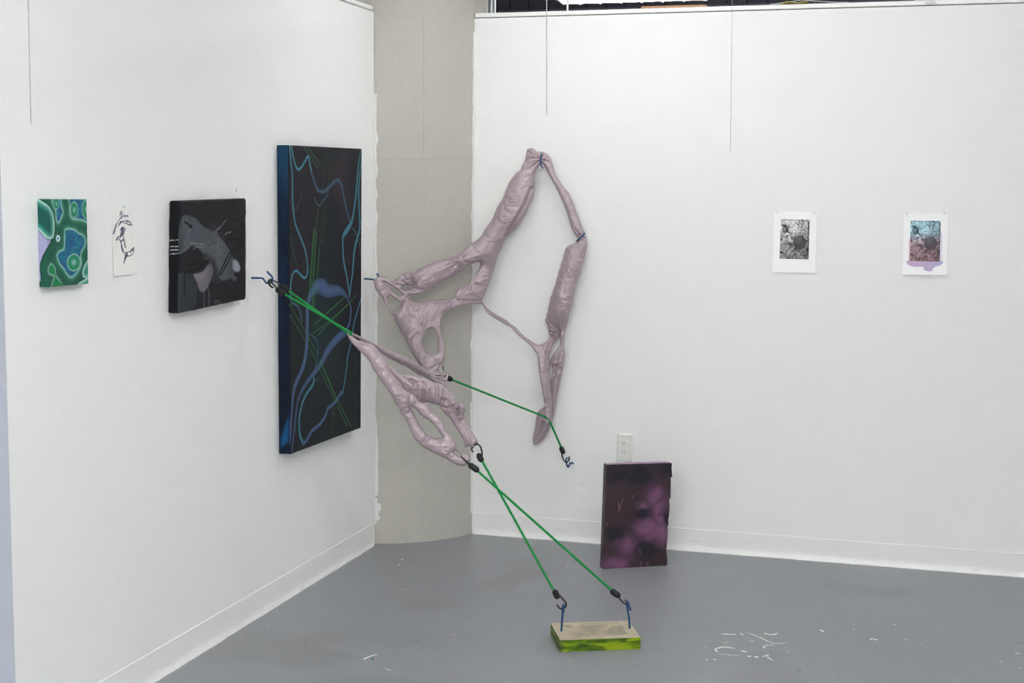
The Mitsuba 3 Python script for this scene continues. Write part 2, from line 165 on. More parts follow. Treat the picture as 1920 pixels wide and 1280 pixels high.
HOOKS = {'a': [(0.0, -1.5442, 1.2914), (0.0221, -1.5442, 1.2914), (0.0426, -1.5442, 1.2914), (0.0513, -1.5442, 1.2841), (0.0571, -1.5442, 1.2762), (0.0665, -1.5442, 1.2733), (0.0776, -1.5442, 1.2768),
       (0.0841, -1.5442, 1.2849), (0.0842, -1.5442, 1.2943), (0.0793, -1.5442, 1.3021), (0.0706, -1.5442, 1.3086), (0.064, -1.5442, 1.3164)],
 'b': [(0.0, -0.4556, 1.2284), (0.0232, -0.4556, 1.2271), (0.0438, -0.4556, 1.2252), (0.0644, -0.4556, 1.2156), (0.0788, -0.4556, 1.2208), (0.0798, -0.4556, 1.2304), (0.0696, -0.4556, 1.2397),
       (0.0598, -0.4556, 1.2529)],
 'c': [(0.6896, 0.0, 1.7273), (0.7009, -0.05, 1.7297), (0.7118, -0.105, 1.7365), (0.7129, -0.118, 1.7457), (0.7134, -0.12, 1.7568), (0.7138, -0.116, 1.7708), (0.7144, -0.106, 1.7855)],
 'd': [(0.8521, 0.0, 1.394), (0.8674, -0.05, 1.3974), (0.8884, -0.105, 1.4056), (0.9022, -0.115, 1.4184), (0.9106, -0.11, 1.4273), (0.9156, -0.1, 1.4344)],
 'e': [(0.8511, 0.0, 0.3681), (0.8443, -0.03, 0.3752), (0.8438, -0.05, 0.3641), (0.8387, -0.055, 0.3619), (0.834, -0.06, 0.38), (0.8329, -0.062, 0.3964), (0.8387, -0.06, 0.4047)],
 'f': [(0.2921, -0.02, 0.5763), (0.3375, -0.1, 0.5922), (0.3548, -0.13, 0.6016), (0.366, -0.14, 0.6077), (0.3648, -0.14, 0.6153), (0.3599, -0.14, 0.622)]}
CORDS = [{'cord': [(0.1363, -1.5242, 1.2483), (0.2525, -1.5292, 1.1769), (0.3696, -1.521, 1.101), (0.3735, -1.521, 1.0945), (0.382, -1.525, 1.092), (0.39, -1.529, 1.0945), (0.39, -1.533, 1.1012),
           (0.2658, -1.5522, 1.1714), (0.1355, -1.5562, 1.2378)],
  'ends': [{'f': [(0.1102, -1.5242, 1.2644), (0.1372, -1.5242, 1.2489)],
            'w': [(0.1131, -1.5242, 1.2626), (0.0995, -1.5292, 1.2738), (0.083, -1.5342, 1.283), (0.0763, -1.5442, 1.2874), (0.07, -1.5482, 1.2816), (0.075, -1.5522, 1.2697),
                  (0.0847, -1.5542, 1.2616), (0.0905, -1.5542, 1.2591)]},
           {'f': [(0.1094, -1.5562, 1.2523), (0.1355, -1.5562, 1.2378)],
            'w': [(0.1123, -1.5562, 1.2505), (0.1032, -1.5582, 1.2623), (0.0903, -1.5582, 1.2753), (0.0811, -1.5542, 1.2833), (0.0722, -1.5462, 1.2842), (0.0653, -1.5382, 1.2774),
                  (0.0691, -1.5342, 1.2693)]}]},
 {'cord': [(0.5165, -0.78, 0.8429), (0.7455, -0.135, 0.6024), (0.7603, -0.115, 0.5867), (0.7705, -0.105, 0.5648), (0.8098, -0.062, 0.45)],
  'ends': [{'f': [(0.4966, -0.78, 0.8502), (0.52, -0.78, 0.8419)],
            'w': [(0.5013, -0.78, 0.8489), (0.4778, -0.78, 0.8534), (0.4591, -0.78, 0.8537), (0.4367, -0.77, 0.8481), (0.4202, -0.75, 0.836), (0.4261, -0.74, 0.826)]},
           {'f': [(0.8088, -0.062, 0.4501), (0.819, -0.062, 0.4276)],
            'w': [(0.8161, -0.062, 0.4331), (0.8127, -0.062, 0.4175), (0.8165, -0.062, 0.4037), (0.8238, -0.062, 0.3902), (0.8352, -0.062, 0.3846), (0.8458, -0.062, 0.3936),
                  (0.8477, -0.062, 0.4091)]}]},
 {'cord': [(0.8251, -1.32, 0.6211), (1.1541, -1.4808, 0.1895)],
  'ends': [{'f': [(0.8142, -1.32, 0.6373), (0.8261, -1.32, 0.6172)],
            'w': [(0.8191, -1.32, 0.6319), (0.8279, -1.32, 0.6395), (0.8253, -1.32, 0.6583), (0.8179, -1.32, 0.673), (0.8075, -1.32, 0.6776), (0.793, -1.31, 0.6703), (0.787, -1.32, 0.6594),
                  (0.7948, -1.33, 0.6497)]},
           {'f': [(1.1566, -1.4808, 0.1895), (1.1667, -1.4808, 0.1691)],
            'w': [(1.1674, -1.4808, 0.1758), (1.1761, -1.4808, 0.1748), (1.1861, -1.4808, 0.1639), (1.1966, -1.4808, 0.1526), (1.1992, -1.4808, 0.1443), (1.1959, -1.4808, 0.1349),
                  (1.1871, -1.4828, 0.1285), (1.1766, -1.4808, 0.1287), (1.1686, -1.4768, 0.133), (1.1658, -1.4768, 0.1384)]}]},
 {'cord': [(0.8474, -1.45, 0.6072), (1.3428, -1.3676, 0.1767)],
  'ends': [{'f': [(0.8235, -1.45, 0.6237), (0.8514, -1.45, 0.606)],
            'w': [(0.8283, -1.45, 0.6203), (0.8123, -1.46, 0.6378), (0.8024, -1.462, 0.6467), (0.793, -1.454, 0.6503), (0.7816, -1.43, 0.6435), (0.7822, -1.42, 0.6357)]},
           {'f': [(1.3419, -1.3676, 0.1761), (1.3656, -1.3676, 0.1608)],
            'w': [(1.3607, -1.3676, 0.1621), (1.3745, -1.3676, 0.1472), (1.3858, -1.3676, 0.1363), (1.3957, -1.3676, 0.1323), (1.4013, -1.3676, 0.136), (1.398, -1.3676, 0.1424),
                  (1.3913, -1.3676, 0.1468)]}]}]
CHAINS = [[(0.3727, -3.4, 2.0504), (0.3711, -3.4, 1.7675)], [(1.638, -3.45, 2.0067), (1.6406, -3.45, 1.7764)], [(1.655, -0.85, 2.3407), (1.6608, -0.85, 1.7694)],
 [(0.4204, -0.85, 2.377), (0.4239, -0.85, 1.767)]]
NET = {'creases': [[(0.6639, 1.6313), (0.6481, 1.5918), (0.6319, 1.5523), (0.5988, 1.5012), (0.5595, 1.4385), (0.548, 1.4157)], [(0.1864, 1.2524), (0.1937, 1.2143), (0.2072, 1.1999)],
             [(0.3165, 1.3179), (0.3497, 1.2933), (0.3734, 1.2734)]],
 'ctrl': [(0.0595, -0.465, 1.2357), (0.1205, -0.46, 1.1427), (0.1768, -0.41, 1.1883), (0.2497, -0.47, 1.0063), (0.4046, -0.66, 0.8698), (0.4139, -0.55, 0.9501), (0.3315, -0.28, 1.2683),
          (0.4021, -0.19, 1.35), (0.4606, -0.17, 1.1205), (0.5537, -0.11, 1.4468), (0.6664, -0.075, 1.7602), (0.8136, -0.06, 1.6176), (0.8967, -0.065, 1.4151), (0.8266, -0.085, 1.089),
          (0.7045, -0.09, 0.9146), (0.7526, -0.115, 0.601), (0.5571, -0.11, 1.0336)],
 'ext': [(0.5156, 1.5513), (0.5367, 1.5852), (0.5523, 1.6304), (0.5704, 1.6699), (0.5991, 1.7078), (0.6098, 1.7112), (0.6213, 1.7433), (0.631, 1.7631), (0.6346, 1.7884), (0.6379, 1.8064),
         (0.6571, 1.8144), (0.6693, 1.8066), (0.6832, 1.7978), (0.7023, 1.7968), (0.7133, 1.7957), (0.7359, 1.7779), (0.7492, 1.7499), (0.762, 1.7079), (0.7788, 1.6772), (0.7936, 1.6548),
         (0.813, 1.6314), (0.8316, 1.6102), (0.8424, 1.5879), (0.8527, 1.5656), (0.8742, 1.5097), (0.8863, 1.4819), (0.8984, 1.454), (0.9075, 1.4317), (0.9155, 1.4093), (0.9178, 1.3869),
         (0.9168, 1.3645), (0.9079, 1.3194), (0.9004, 1.2856), (0.8929, 1.2517), (0.8743, 1.2003), (0.8612, 1.1256), (0.8424, 1.0563), (0.8275, 1.0136), (0.8146, 0.985), (0.7915, 0.9563),
         (0.7746, 0.9387), (0.7627, 0.918), (0.7541, 0.8911), (0.7504, 0.8677), (0.7565, 0.8407), (0.7573, 0.8005), (0.762, 0.7597), (0.7681, 0.7046), (0.7715, 0.6354), (0.7734, 0.5874),
         (0.7673, 0.5658), (0.754, 0.5628), (0.7452, 0.5807), (0.7471, 0.6178), (0.7419, 0.6733), (0.7358, 0.7081), (0.7304, 0.7425), (0.7213, 0.7901), (0.711, 0.8435), (0.7033, 0.8797),
         (0.6914, 0.8965), (0.6739, 0.9201), (0.6475, 0.9439), (0.6207, 0.9654), (0.599, 0.9852), (0.58, 1.0034), (0.5551, 1.0174), (0.5226, 1.0408), (0.4966, 1.0614), (0.4737, 1.0858),
         (0.4657, 1.1032), (0.4545, 1.1109), (0.4387, 1.1111), (0.4177, 1.1112), (0.3904, 1.1061), (0.3672, 1.096), (0.3465, 1.0868), (0.3376, 1.0769), (0.3379, 1.0594), (0.3426, 1.0423),
         (0.3504, 1.0256), (0.3651, 1.0052), (0.3806, 0.9891), (0.3996, 0.9691), (0.414, 0.9488), (0.4232, 0.9238), (0.427, 0.9028), (0.4297, 0.8815), (0.4345, 0.8594), (0.4434, 0.8426),
         (0.4465, 0.822), (0.4343, 0.8171), (0.4006, 0.8231), (0.3809, 0.8377), (0.365, 0.8597), (0.3451, 0.8803), (0.3138, 0.9033), (0.2783, 0.9254), (0.2475, 0.948), (0.2172, 0.9761),
         (0.188, 1.0062), (0.1629, 1.0377), (0.1468, 1.0666), (0.1307, 1.0839), (0.121, 1.1026), (0.1092, 1.1214), (0.0979, 1.1402), (0.0787, 1.1638), (0.0641, 1.1826), (0.0553, 1.2061),
         (0.0526, 1.2226), (0.0584, 1.2343), (0.0701, 1.2413), (0.0848, 1.2402), (0.1091, 1.2269), (0.1227, 1.2164), (0.1459, 1.2361), (0.1654, 1.2525), (0.1818, 1.2571), (0.2029, 1.2546),
         (0.2228, 1.2664), (0.2127, 1.2639), (0.2456, 1.2835), (0.2782, 1.303), (0.3214, 1.317), (0.3579, 1.3317), (0.389, 1.3581), (0.4109, 1.3815), (0.4459, 1.4153), (0.4643, 1.4493),
         (0.4895, 1.4868), (0.5023, 1.5173)],
 'holes': [[(0.7053, 1.744), (0.7157, 1.7329), (0.7395, 1.6898), (0.7692, 1.6395), (0.7992, 1.5819), (0.8233, 1.526), (0.8388, 1.4757), (0.854, 1.4394), (0.8728, 1.4116), (0.8665, 1.3918),
            (0.8353, 1.3773), (0.8182, 1.3544), (0.8013, 1.2947), (0.7869, 1.2489), (0.7724, 1.1917), (0.7538, 1.1452), (0.753, 1.155), (0.7456, 1.1135), (0.7341, 1.0578), (0.7255, 1.0367),
            (0.735, 1.0097), (0.7431, 0.9757), (0.7492, 0.9588), (0.7381, 0.9417), (0.7199, 0.9283), (0.7052, 0.9233), (0.6898, 0.9277), (0.6639, 0.9462), (0.6303, 0.9712), (0.6004, 0.9993),
            (0.5795, 1.0139), (0.5521, 1.0361), (0.5236, 1.0557), (0.4917, 1.0806), (0.4725, 1.101), (0.458, 1.1199), (0.4582, 1.1317), (0.4646, 1.1528), (0.4723, 1.1817), (0.4897, 1.2406),
            (0.5011, 1.2851), (0.511, 1.3248), (0.5244, 1.3528), (0.5446, 1.3957), (0.5644, 1.4226), (0.598, 1.4547), (0.6263, 1.4946), (0.6486, 1.5411), (0.6702, 1.592), (0.676, 1.6314),
            (0.6762, 1.682), (0.6791, 1.7112), (0.6915, 1.7315), (0.6989, 1.7406)],
           [(0.1163, 1.1502), (0.1255, 1.1557), (0.1425, 1.1423), (0.1591, 1.1317), (0.1655, 1.118), (0.1652, 1.104), (0.1527, 1.0927), (0.1392, 1.0884), (0.1264, 1.1071), (0.1156, 1.1352)],
           [(0.0915, 1.2152), (0.1066, 1.2104), (0.1291, 1.1937), (0.1487, 1.1841), (0.1601, 1.1722), (0.1719, 1.1555), (0.1577, 1.1533), (0.1456, 1.1606), (0.1328, 1.1725), (0.1226, 1.1839),
            (0.1041, 1.2019)],
           [(0.1605, 1.191), (0.1721, 1.2004), (0.1864, 1.2026), (0.2033, 1.1976), (0.208, 1.1904), (0.1964, 1.1811), (0.1803, 1.1776), (0.1676, 1.1806)],
           [(0.1938, 1.1622), (0.2226, 1.1608), (0.2464, 1.1699), (0.2813, 1.1892), (0.3152, 1.2172), (0.3489, 1.2355), (0.3849, 1.2682), (0.4105, 1.2893), (0.4396, 1.2984), (0.4426, 1.2812),
            (0.4343, 1.2568), (0.4233, 1.2376), (0.4125, 1.2209), (0.4077, 1.2041), (0.3879, 1.1953), (0.3738, 1.1863), (0.3682, 1.1675), (0.3604, 1.1419), (0.3463, 1.1355), (0.3068, 1.1367),
            (0.2666, 1.1328), (0.2341, 1.1276), (0.2111, 1.1313), (0.1994, 1.1456), (0.1895, 1.1647)],
           [(0.2988, 1.0183), (0.317, 1.0218), (0.3414, 1.0091), (0.3633, 0.9892), (0.3794, 0.9656), (0.3921, 0.9418), (0.3942, 0.9237), (0.3789, 0.9211), (0.3573, 0.9276), (0.3315, 0.9405),
            (0.3077, 0.9592), (0.2913, 0.9867), (0.2893, 1.0074)],
           [(0.4189, 0.8828), (0.4218, 0.8846), (0.4295, 0.8644), (0.4329, 0.8464), (0.4245, 0.8453), (0.4177, 0.8572), (0.4157, 0.8747)]],
 'pinch': [(0.7008, 1.7636), (0.8913, 1.4174), (0.1275, 1.2102), (0.2059, 1.1905), (0.4598, 1.1198), (0.3617, 1.1349), (0.362, 1.0052), (0.4175, 0.8893), (0.1837, 1.1388), (0.4132, 1.2038),
           (0.3715, 1.3073), (0.2839, 1.003), (0.3055, 1.0249), (0.7473, 0.9554), (0.8059, 0.9777), (0.756, 0.5759)],
 'ruffle': [[(0.8182, 1.3544), (0.8013, 1.2947), (0.7869, 1.2489), (0.7724, 1.1917), (0.7538, 1.1452), (0.753, 1.155), (0.7456, 1.1135), (0.7341, 1.0578), (0.7255, 1.0367), (0.735, 1.0097),
             (0.7431, 0.9757)],
            [(0.1979, 1.1622), (0.2465, 1.1685), (0.2813, 1.1892), (0.349, 1.2331)], [(0.2999, 1.0162), (0.2993, 0.979), (0.3264, 0.9442)], [(0.3668, 0.9853), (0.3929, 0.9418)],
            [(0.4125, 1.2209), (0.4077, 1.2041), (0.3738, 1.1863), (0.3631, 1.1488)]]}
TAIL = {'creases': [[(0.8086, 0.9249), (0.7909, 0.855), (0.7693, 0.7707), (0.7584, 0.7143)], [(0.7256, 0.5651), (0.711, 0.5149), (0.6819, 0.4706)]],
 'ctrl': [(0.8012, -0.075, 0.9169), (0.8139, -0.07, 0.7944), (0.7753, -0.06, 0.6435), (0.6852, -0.05, 0.488), (0.7501, -0.075, 0.9883), (0.6728, -0.055, 0.5879)],
 'ext': [(0.8062, 0.9901), (0.8232, 0.9908), (0.8205, 0.9598), (0.8192, 0.9322), (0.8236, 0.8842), (0.8194, 0.8425), (0.8051, 0.7724), (0.7906, 0.702), (0.7796, 0.6454), (0.7688, 0.5957),
         (0.758, 0.5529), (0.7327, 0.4985), (0.7036, 0.4649), (0.6818, 0.4522), (0.671, 0.4628), (0.6733, 0.4949), (0.6822, 0.5414), (0.686, 0.577), (0.6969, 0.6128), (0.7258, 0.6355),
         (0.7438, 0.6645), (0.7547, 0.7001), (0.7535, 0.742), (0.7622, 0.7912), (0.7673, 0.8123), (0.7587, 0.8293), (0.7515, 0.8497), (0.7694, 0.8817), (0.7908, 0.9103), (0.8036, 0.935),
         (0.802, 0.959)],
 'holes': [],
 'pinch': [(0.8106, 0.9662), (0.7587, 0.8362), (0.6819, 0.4564)],
 'ruffle': []}
LIMB = {'creases': [[(0.5646, 0.8107), (0.5811, 0.8057), (0.5997, 0.81)], [(0.64, 0.6886), (0.6505, 0.7001), (0.6607, 0.7161)], [(0.7384, 0.6439), (0.7465, 0.6599), (0.7617, 0.6715)],
             [(0.5975, 0.8728), (0.5957, 0.8448), (0.5977, 0.8286)], [(0.5032, 0.9339), (0.5293, 0.8928), (0.553, 0.8366)]],
 'ctrl': [(0.3814, -1.525, 1.0928), (0.4734, -1.52, 0.9921), (0.5487, -1.5, 0.8753), (0.6103, -1.47, 0.7161), (0.7382, -1.45, 0.6706), (0.8275, -1.44, 0.6407), (0.5998, -1.47, 0.854),
          (0.6929, -1.44, 0.7754)],
 'ext': [(0.3728, 1.096), (0.3769, 1.101), (0.3818, 1.1011), (0.3935, 1.0863), (0.4122, 1.074), (0.4349, 1.068), (0.4665, 1.058), (0.4852, 1.0401), (0.493, 1.0267), (0.511, 1.0064), (0.5247, 0.9861),
         (0.5341, 0.9611), (0.5493, 0.9406), (0.5663, 0.9152), (0.5825, 0.8918), (0.5965, 0.8822), (0.6107, 0.8726), (0.6292, 0.8491), (0.6528, 0.8389), (0.6728, 0.8099), (0.6977, 0.7918),
         (0.7167, 0.7671), (0.7273, 0.7402), (0.7467, 0.7227), (0.763, 0.6985), (0.767, 0.6807), (0.7775, 0.6742), (0.7894, 0.6656), (0.8011, 0.6615), (0.8128, 0.6564), (0.8225, 0.6464),
         (0.8187, 0.6341), (0.8081, 0.6212), (0.7855, 0.6192), (0.7623, 0.6266), (0.7386, 0.6403), (0.6963, 0.6574), (0.6681, 0.6702), (0.64, 0.6877), (0.6167, 0.7096), (0.6074, 0.7247),
         (0.5961, 0.7477), (0.5873, 0.7754), (0.5789, 0.7918), (0.5679, 0.8045), (0.5628, 0.8214), (0.5511, 0.8413), (0.5416, 0.8649), (0.5293, 0.8882), (0.51, 0.9157), (0.4944, 0.9407),
         (0.474, 0.9679), (0.4642, 0.9904), (0.443, 1.015), (0.4192, 1.0371), (0.4001, 1.0549), (0.3817, 1.0763)],
 'holes': [[(0.5985, 0.8309), (0.6123, 0.826), (0.6229, 0.8121), (0.6403, 0.7936), (0.6625, 0.779), (0.6856, 0.7565), (0.7049, 0.7342), (0.7159, 0.7182), (0.7015, 0.7147), (0.6786, 0.7187),
            (0.6601, 0.7274), (0.6461, 0.7431), (0.6301, 0.766), (0.6189, 0.789), (0.6081, 0.8099)],
           [(0.7617, 0.6715), (0.7693, 0.6731), (0.7803, 0.6653), (0.7887, 0.6566), (0.7835, 0.652), (0.7696, 0.6552), (0.7628, 0.6612)]],
 'pinch': [(0.3771, 1.0974), (0.49, 1.0334), (0.5963, 0.8728), (0.5667, 0.8106), (0.726, 0.7244), (0.7658, 0.6784), (0.7445, 0.6553), (0.6485, 0.6955), (0.8065, 0.6482), (0.6313, 0.8468)],
 'ruffle': [[(0.4944, 0.9407), (0.5293, 0.8882), (0.5628, 0.8223)], [(0.5789, 0.7918), (0.6074, 0.7247), (0.64, 0.6886)], [(0.6528, 0.8389), (0.6977, 0.7918), (0.7273, 0.7402)]]}
BODY = {'creases': [[(0.6367, 0.8797), (0.6358, 0.852), (0.6431, 0.8335)], [(0.615, 0.9079), (0.6179, 0.8753), (0.6143, 0.8384)], [(0.6592, 0.8979), (0.6631, 0.8609), (0.6562, 0.8297)],
             [(0.5757, 0.9227), (0.5927, 0.8804), (0.5941, 0.8387)], [(0.7161, 0.815), (0.7391, 0.7684), (0.7667, 0.7076)], [(0.5428, 0.9351), (0.5757, 0.9133), (0.6005, 0.9082)],
             [(0.6855, 0.8814), (0.6834, 0.8471), (0.676, 0.8242)], [(0.6793, 0.8425), (0.7015, 0.8379), (0.7158, 0.8196)], [(0.7429, 0.7964), (0.761, 0.7447), (0.7938, 0.6938)],
             [(0.6136, 0.88), (0.6167, 0.8522), (0.6153, 0.8361)], [(0.6763, 0.8196), (0.6984, 0.815), (0.7291, 0.8197)]],
 'ctrl': [(0.5111, -1.43, 0.9637), (0.5735, -1.4, 0.9031), (0.6643, -1.36, 0.8621), (0.7416, -1.34, 0.8231), (0.7806, -1.33, 0.7231), (0.8123, -1.33, 0.6685), (0.5561, -1.41, 0.9434),
          (0.6993, -1.34, 0.8912)],
 'ext': [(0.4919, 0.9695), (0.5023, 0.9721), (0.5215, 0.9585), (0.5323, 0.9445), (0.5428, 0.9383), (0.5716, 0.9378), (0.6003, 0.9292), (0.6294, 0.9216), (0.6505, 0.9073), (0.676, 0.9023),
         (0.6937, 0.8882), (0.7124, 0.8699), (0.727, 0.8517), (0.7373, 0.8312), (0.7446, 0.815), (0.7539, 0.7846), (0.7693, 0.7587), (0.7873, 0.7305), (0.8017, 0.7075), (0.8127, 0.6892),
         (0.8114, 0.6824), (0.8014, 0.6801), (0.8002, 0.6655), (0.7911, 0.6687), (0.7798, 0.6733), (0.7757, 0.6687), (0.7668, 0.671), (0.7635, 0.6893), (0.749, 0.717), (0.731, 0.7451),
         (0.713, 0.7732), (0.6951, 0.7919), (0.6788, 0.8127), (0.6739, 0.8232), (0.6542, 0.8279), (0.6323, 0.8355), (0.6154, 0.8329), (0.5942, 0.8364), (0.5771, 0.8436), (0.564, 0.8624),
         (0.5512, 0.8812), (0.5407, 0.9094), (0.5261, 0.9237), (0.5092, 0.9425)],
 'holes': [],
 'pinch': [(0.5365, 0.9375), (0.6762, 0.8219), (0.7908, 0.6733), (0.5594, 0.888), (0.6974, 0.8333)],
 'ruffle': [[(0.5726, 0.853), (0.6154, 0.8338), (0.6717, 0.8242)], [(0.7373, 0.8312), (0.7539, 0.7846)]]}
KNOT = [(0.7441, -1.36, 0.8179), (0.7498, -1.37, 0.829), (0.7613, -1.375, 0.8312), (0.766, -1.37, 0.8181), (0.7644, -1.365, 0.7963), (0.7565, -1.36, 0.7834)]
STRAND = [[(0.3812, -1.522, 1.0995, 0.0051), (0.3985, -1.5, 1.0857, 0.0055), (0.4107, -1.47, 1.0713, 0.0069), (0.4241, -1.43, 1.0535, 0.0084), (0.4379, -1.39, 1.0331, 0.0099), (0.4459, -1.36, 1.0186, 0.0099),
  (0.4542, -1.33, 1.0048, 0.0137), (0.4651, -1.28, 0.987, 0.0162), (0.4779, -1.22, 0.9651, 0.0169), (0.4862, -1.16, 0.9431, 0.0171), (0.4914, -1.09, 0.9185, 0.0178), (0.4958, -1.03, 0.8961, 0.0169),
  (0.4954, -0.97, 0.8763, 0.0151), (0.4918, -0.9, 0.8625, 0.0092), (0.4923, -0.84, 0.8541, 0.0077), (0.4919, -0.8, 0.8492, 0.0078)],
 [(0.5035, -1.0, 0.8853, 0.01), (0.5032, -0.98, 0.8688, 0.0111), (0.5105, -0.96, 0.8595, 0.0086), (0.5212, -0.93, 0.8532, 0.0071), (0.5365, -0.92, 0.8404, 0.0061), (0.5451, -0.92, 0.8317, 0.0035)],
 [(0.5004, -0.86, 0.8528, 0.0051), (0.5059, -0.84, 0.8465, 0.0072), (0.5132, -0.83, 0.8487, 0.0072), (0.5152, -0.82, 0.86, 0.0062), (0.5078, -0.81, 0.8709, 0.0036)]]
SPLATTER = [(0.01, [(1.7169, -1.1942), (1.7454, -1.1872), (1.7702, -1.1769)]), (0.008, [(1.7845, -1.161), (1.7972, -1.1837)]),
 (0.006, [(1.8088, -1.1463), (1.856, -1.1868), (1.9, -1.2337), (1.9264, -1.2424), (1.959, -1.2189)]), (0.01, [(1.8686, -1.1269), (1.88, -1.1412), (1.9027, -1.1405), (1.9165, -1.1181)]),
 (0.005, [(1.8265, -1.2359), (1.8471, -1.2466)]), (0.004, [(1.7382, -1.297), (1.7613, -1.2787)]), (0.01, [(1.7205, -1.3728), (1.751, -1.3419), (1.7932, -1.3492)]),
 (0.009, [(1.7205, -1.3728), (1.7345, -1.4037)]), (0.013, [(1.811, -1.3644), (1.8377, -1.3764)]), (0.012, [(1.8402, -1.4207), (1.8551, -1.4158)]), (0.014, [(1.8685, -1.4237), (1.8795, -1.412)]),
 (0.009, [(1.8914, -1.4081), (1.9157, -1.3758)]), (0.006, [(1.9059, -1.3994), (1.9351, -1.4402)]), (0.006, [(1.8836, -1.3136), (1.8888, -1.276), (1.9194, -1.2661)]),
 (0.009, [(1.8837, -1.3031), (1.8939, -1.304)]), (0.01, [(1.7083, -1.4996), (1.7148, -1.5015)]), (0.007, [(1.7331, -1.4916), (1.7473, -1.491)]), (0.004, [(1.7404, -1.4224), (1.8223, -1.4265)]),
 (0.008, [(2.0611, -1.0256), (2.0792, -1.0494)]), (0.008, [(2.175, -0.919), (2.1835, -0.9186)]), (0.008, [(2.1785, -0.9829), (2.1864, -0.9849)]), (0.007, [(2.3234, -0.8753), (2.3319, -0.8749)]),
 (0.01, [(2.2479, -1.0947), (2.2536, -1.0797), (2.2761, -1.0899)]), (0.006, [(2.3692, -1.0509), (2.3817, -1.0491)]), (0.005, [(2.4259, -1.0868), (2.4333, -1.0865)]),
 (0.009, [(2.7469, -1.0923), (2.7632, -1.0891)]), (0.006, [(2.6868, -1.2051), (2.6986, -1.2033)]), (0.008, [(2.7534, -1.2544), (2.759, -1.2584)]), (0.006, [(2.4815, -1.0515), (2.4864, -1.0521)]),
 (0.005, [(1.9667, -1.3284), (1.9772, -1.3271)]), (0.005, [(1.681, -1.3646), (1.6907, -1.3657)]), (0.008, [(0.5745, -1.8697), (0.5777, -1.8443), (0.5903, -1.8138), (0.5991, -1.8014)]),
 (0.009, [(0.2324, -0.6485), (0.2465, -0.6409)]), (0.006, [(0.2188, -0.5727), (0.2149, -0.5376)]), (0.01, [(-0.0067, -0.5248), (0.0105, -0.5315)]), (0.012, [(0.4939, -0.0028), (0.5108, -0.0041)]),
 (0.012, [(0.5159, 0.0115), (0.5245, 0.0214)]), (0.006, [(0.2871, -1.7858), (0.2927, -1.784)]), (0.006, [(0.6849, -1.9805), (0.6919, -1.98)]), (0.005, [(0.6797, -1.9325), (0.7086, -1.941)]),
 (0.006, [(0.088, -0.9529), (0.092, -0.9516)]), (0.005, [(0.0936, -1.1932), (0.0987, -1.1916)]), (0.007, [(0.9418, -0.4579), (0.9501, -0.4551)]), (0.005, [(0.9203, -0.3555), (0.9265, -0.3564)]),
 (0.006, [(0.6901, -0.4735), (0.6984, -0.4708)]), (0.005, [(0.3857, -0.7724), (0.3888, -0.7686)]), (0.007, [(0.0883, -1.6269), (0.0939, -1.6272)]), (0.006, [(1.2551, -1.657), (1.26, -1.6573)]),
 (0.006, [(0.2446, -0.4226), (0.2479, -0.4184)])]
FLECKS = [(0.007, [(0.3047, -1.7621), (0.3145, -1.755)]), (0.005, [(0.256, -1.7739), (0.2617, -1.7721)]), (0.006, [(0.594, -1.8353), (0.6107, -1.8672)])]
TAN = [(0.008, [(0.7741, -1.5055), (0.7851, -1.4999)])]
SMUDGE = [(0.012, [(0.3727, -0.9711), (0.3866, -0.9691)]), (0.006, [(0.6552, -1.6564), (0.665, -1.6572)]), (0.008, [(0.6731, -1.6103), (0.6855, -1.6144)]), (0.006, [(0.0844, -0.5441), (0.0879, -0.543)]),
 (0.008, [(0.025, -0.4766), (0.0292, -0.4752)]), (0.005, [(0.517, -0.2137), (0.5867, -0.2068)]), (0.008, [(2.1567, -0.178), (2.175, -0.1749)]), (0.008, [(1.9038, -0.2433), (1.9184, -0.2385)]),
 (0.006, [(2.0921, -0.503), (2.1131, -0.4989)]), (0.007, [(2.744, -0.4336), (2.7487, -0.432)]), (0.008, [(2.1595, -1.5411), (2.1682, -1.5402)]), (0.006, [(2.02, -1.5009), (2.0404, -1.5287)]),
 (0.008, [(2.7606, -0.9653), (2.7842, -0.9576)]), (0.007, [(2.5657, -0.9915), (2.58, -0.9869)]), (0.006, [(1.5669, -0.4407), (1.5759, -0.4407)])]
WALL_MARKS = [(-1.6575, 1.6127, 0.006), (-1.9116, 1.6063, 0.0025), (-2.4786, 1.587, 0.0025), (-2.1885, 1.7413, 0.002), (-0.3864, 1.385, 0.003), (-2.4329, 1.2901, 0.0015)]
WALL_CHIPS = [(0.8916, 0.2715, 0.012), (0.9279, 0.2137, 0.009), (0.8974, 0.2216, 0.006), (2.1684, 0.9901, 0.012), (0.9553, 1.0987, 0.004)]

# ------------------------------------------------------------------ bookkeeping
def numbered(key):
    if key not in scene and key not in labels: return key
    n = 1
    while f'{key}_{n:03d}' in scene or f'{key}_{n:03d}' in labels: n += 1
    return f'{key}_{n:03d}'
def thing(name, label, cat, group=None):
    k = numbered(name); labels[k] = {'label': label, 'category': cat}
    if group: labels[k]['group'] = group
    return k
def put(name, shape, parent=None, label=None, cat=None, group=None, kind=None):
    k = numbered(f'{parent}__{name}' if parent else name)
    scene[k] = shape
    d = {a: b for a, b in (('label', label), ('category', cat), ('group', group), ('kind', kind)) if b}
    if d: labels[k] = d
    return k
def struct(name, mesh, m, label, parent=None, smooth=False):
    return put(name, mikit.ply(mesh, m, smooth=smooth), parent, label, None, None, 'structure')

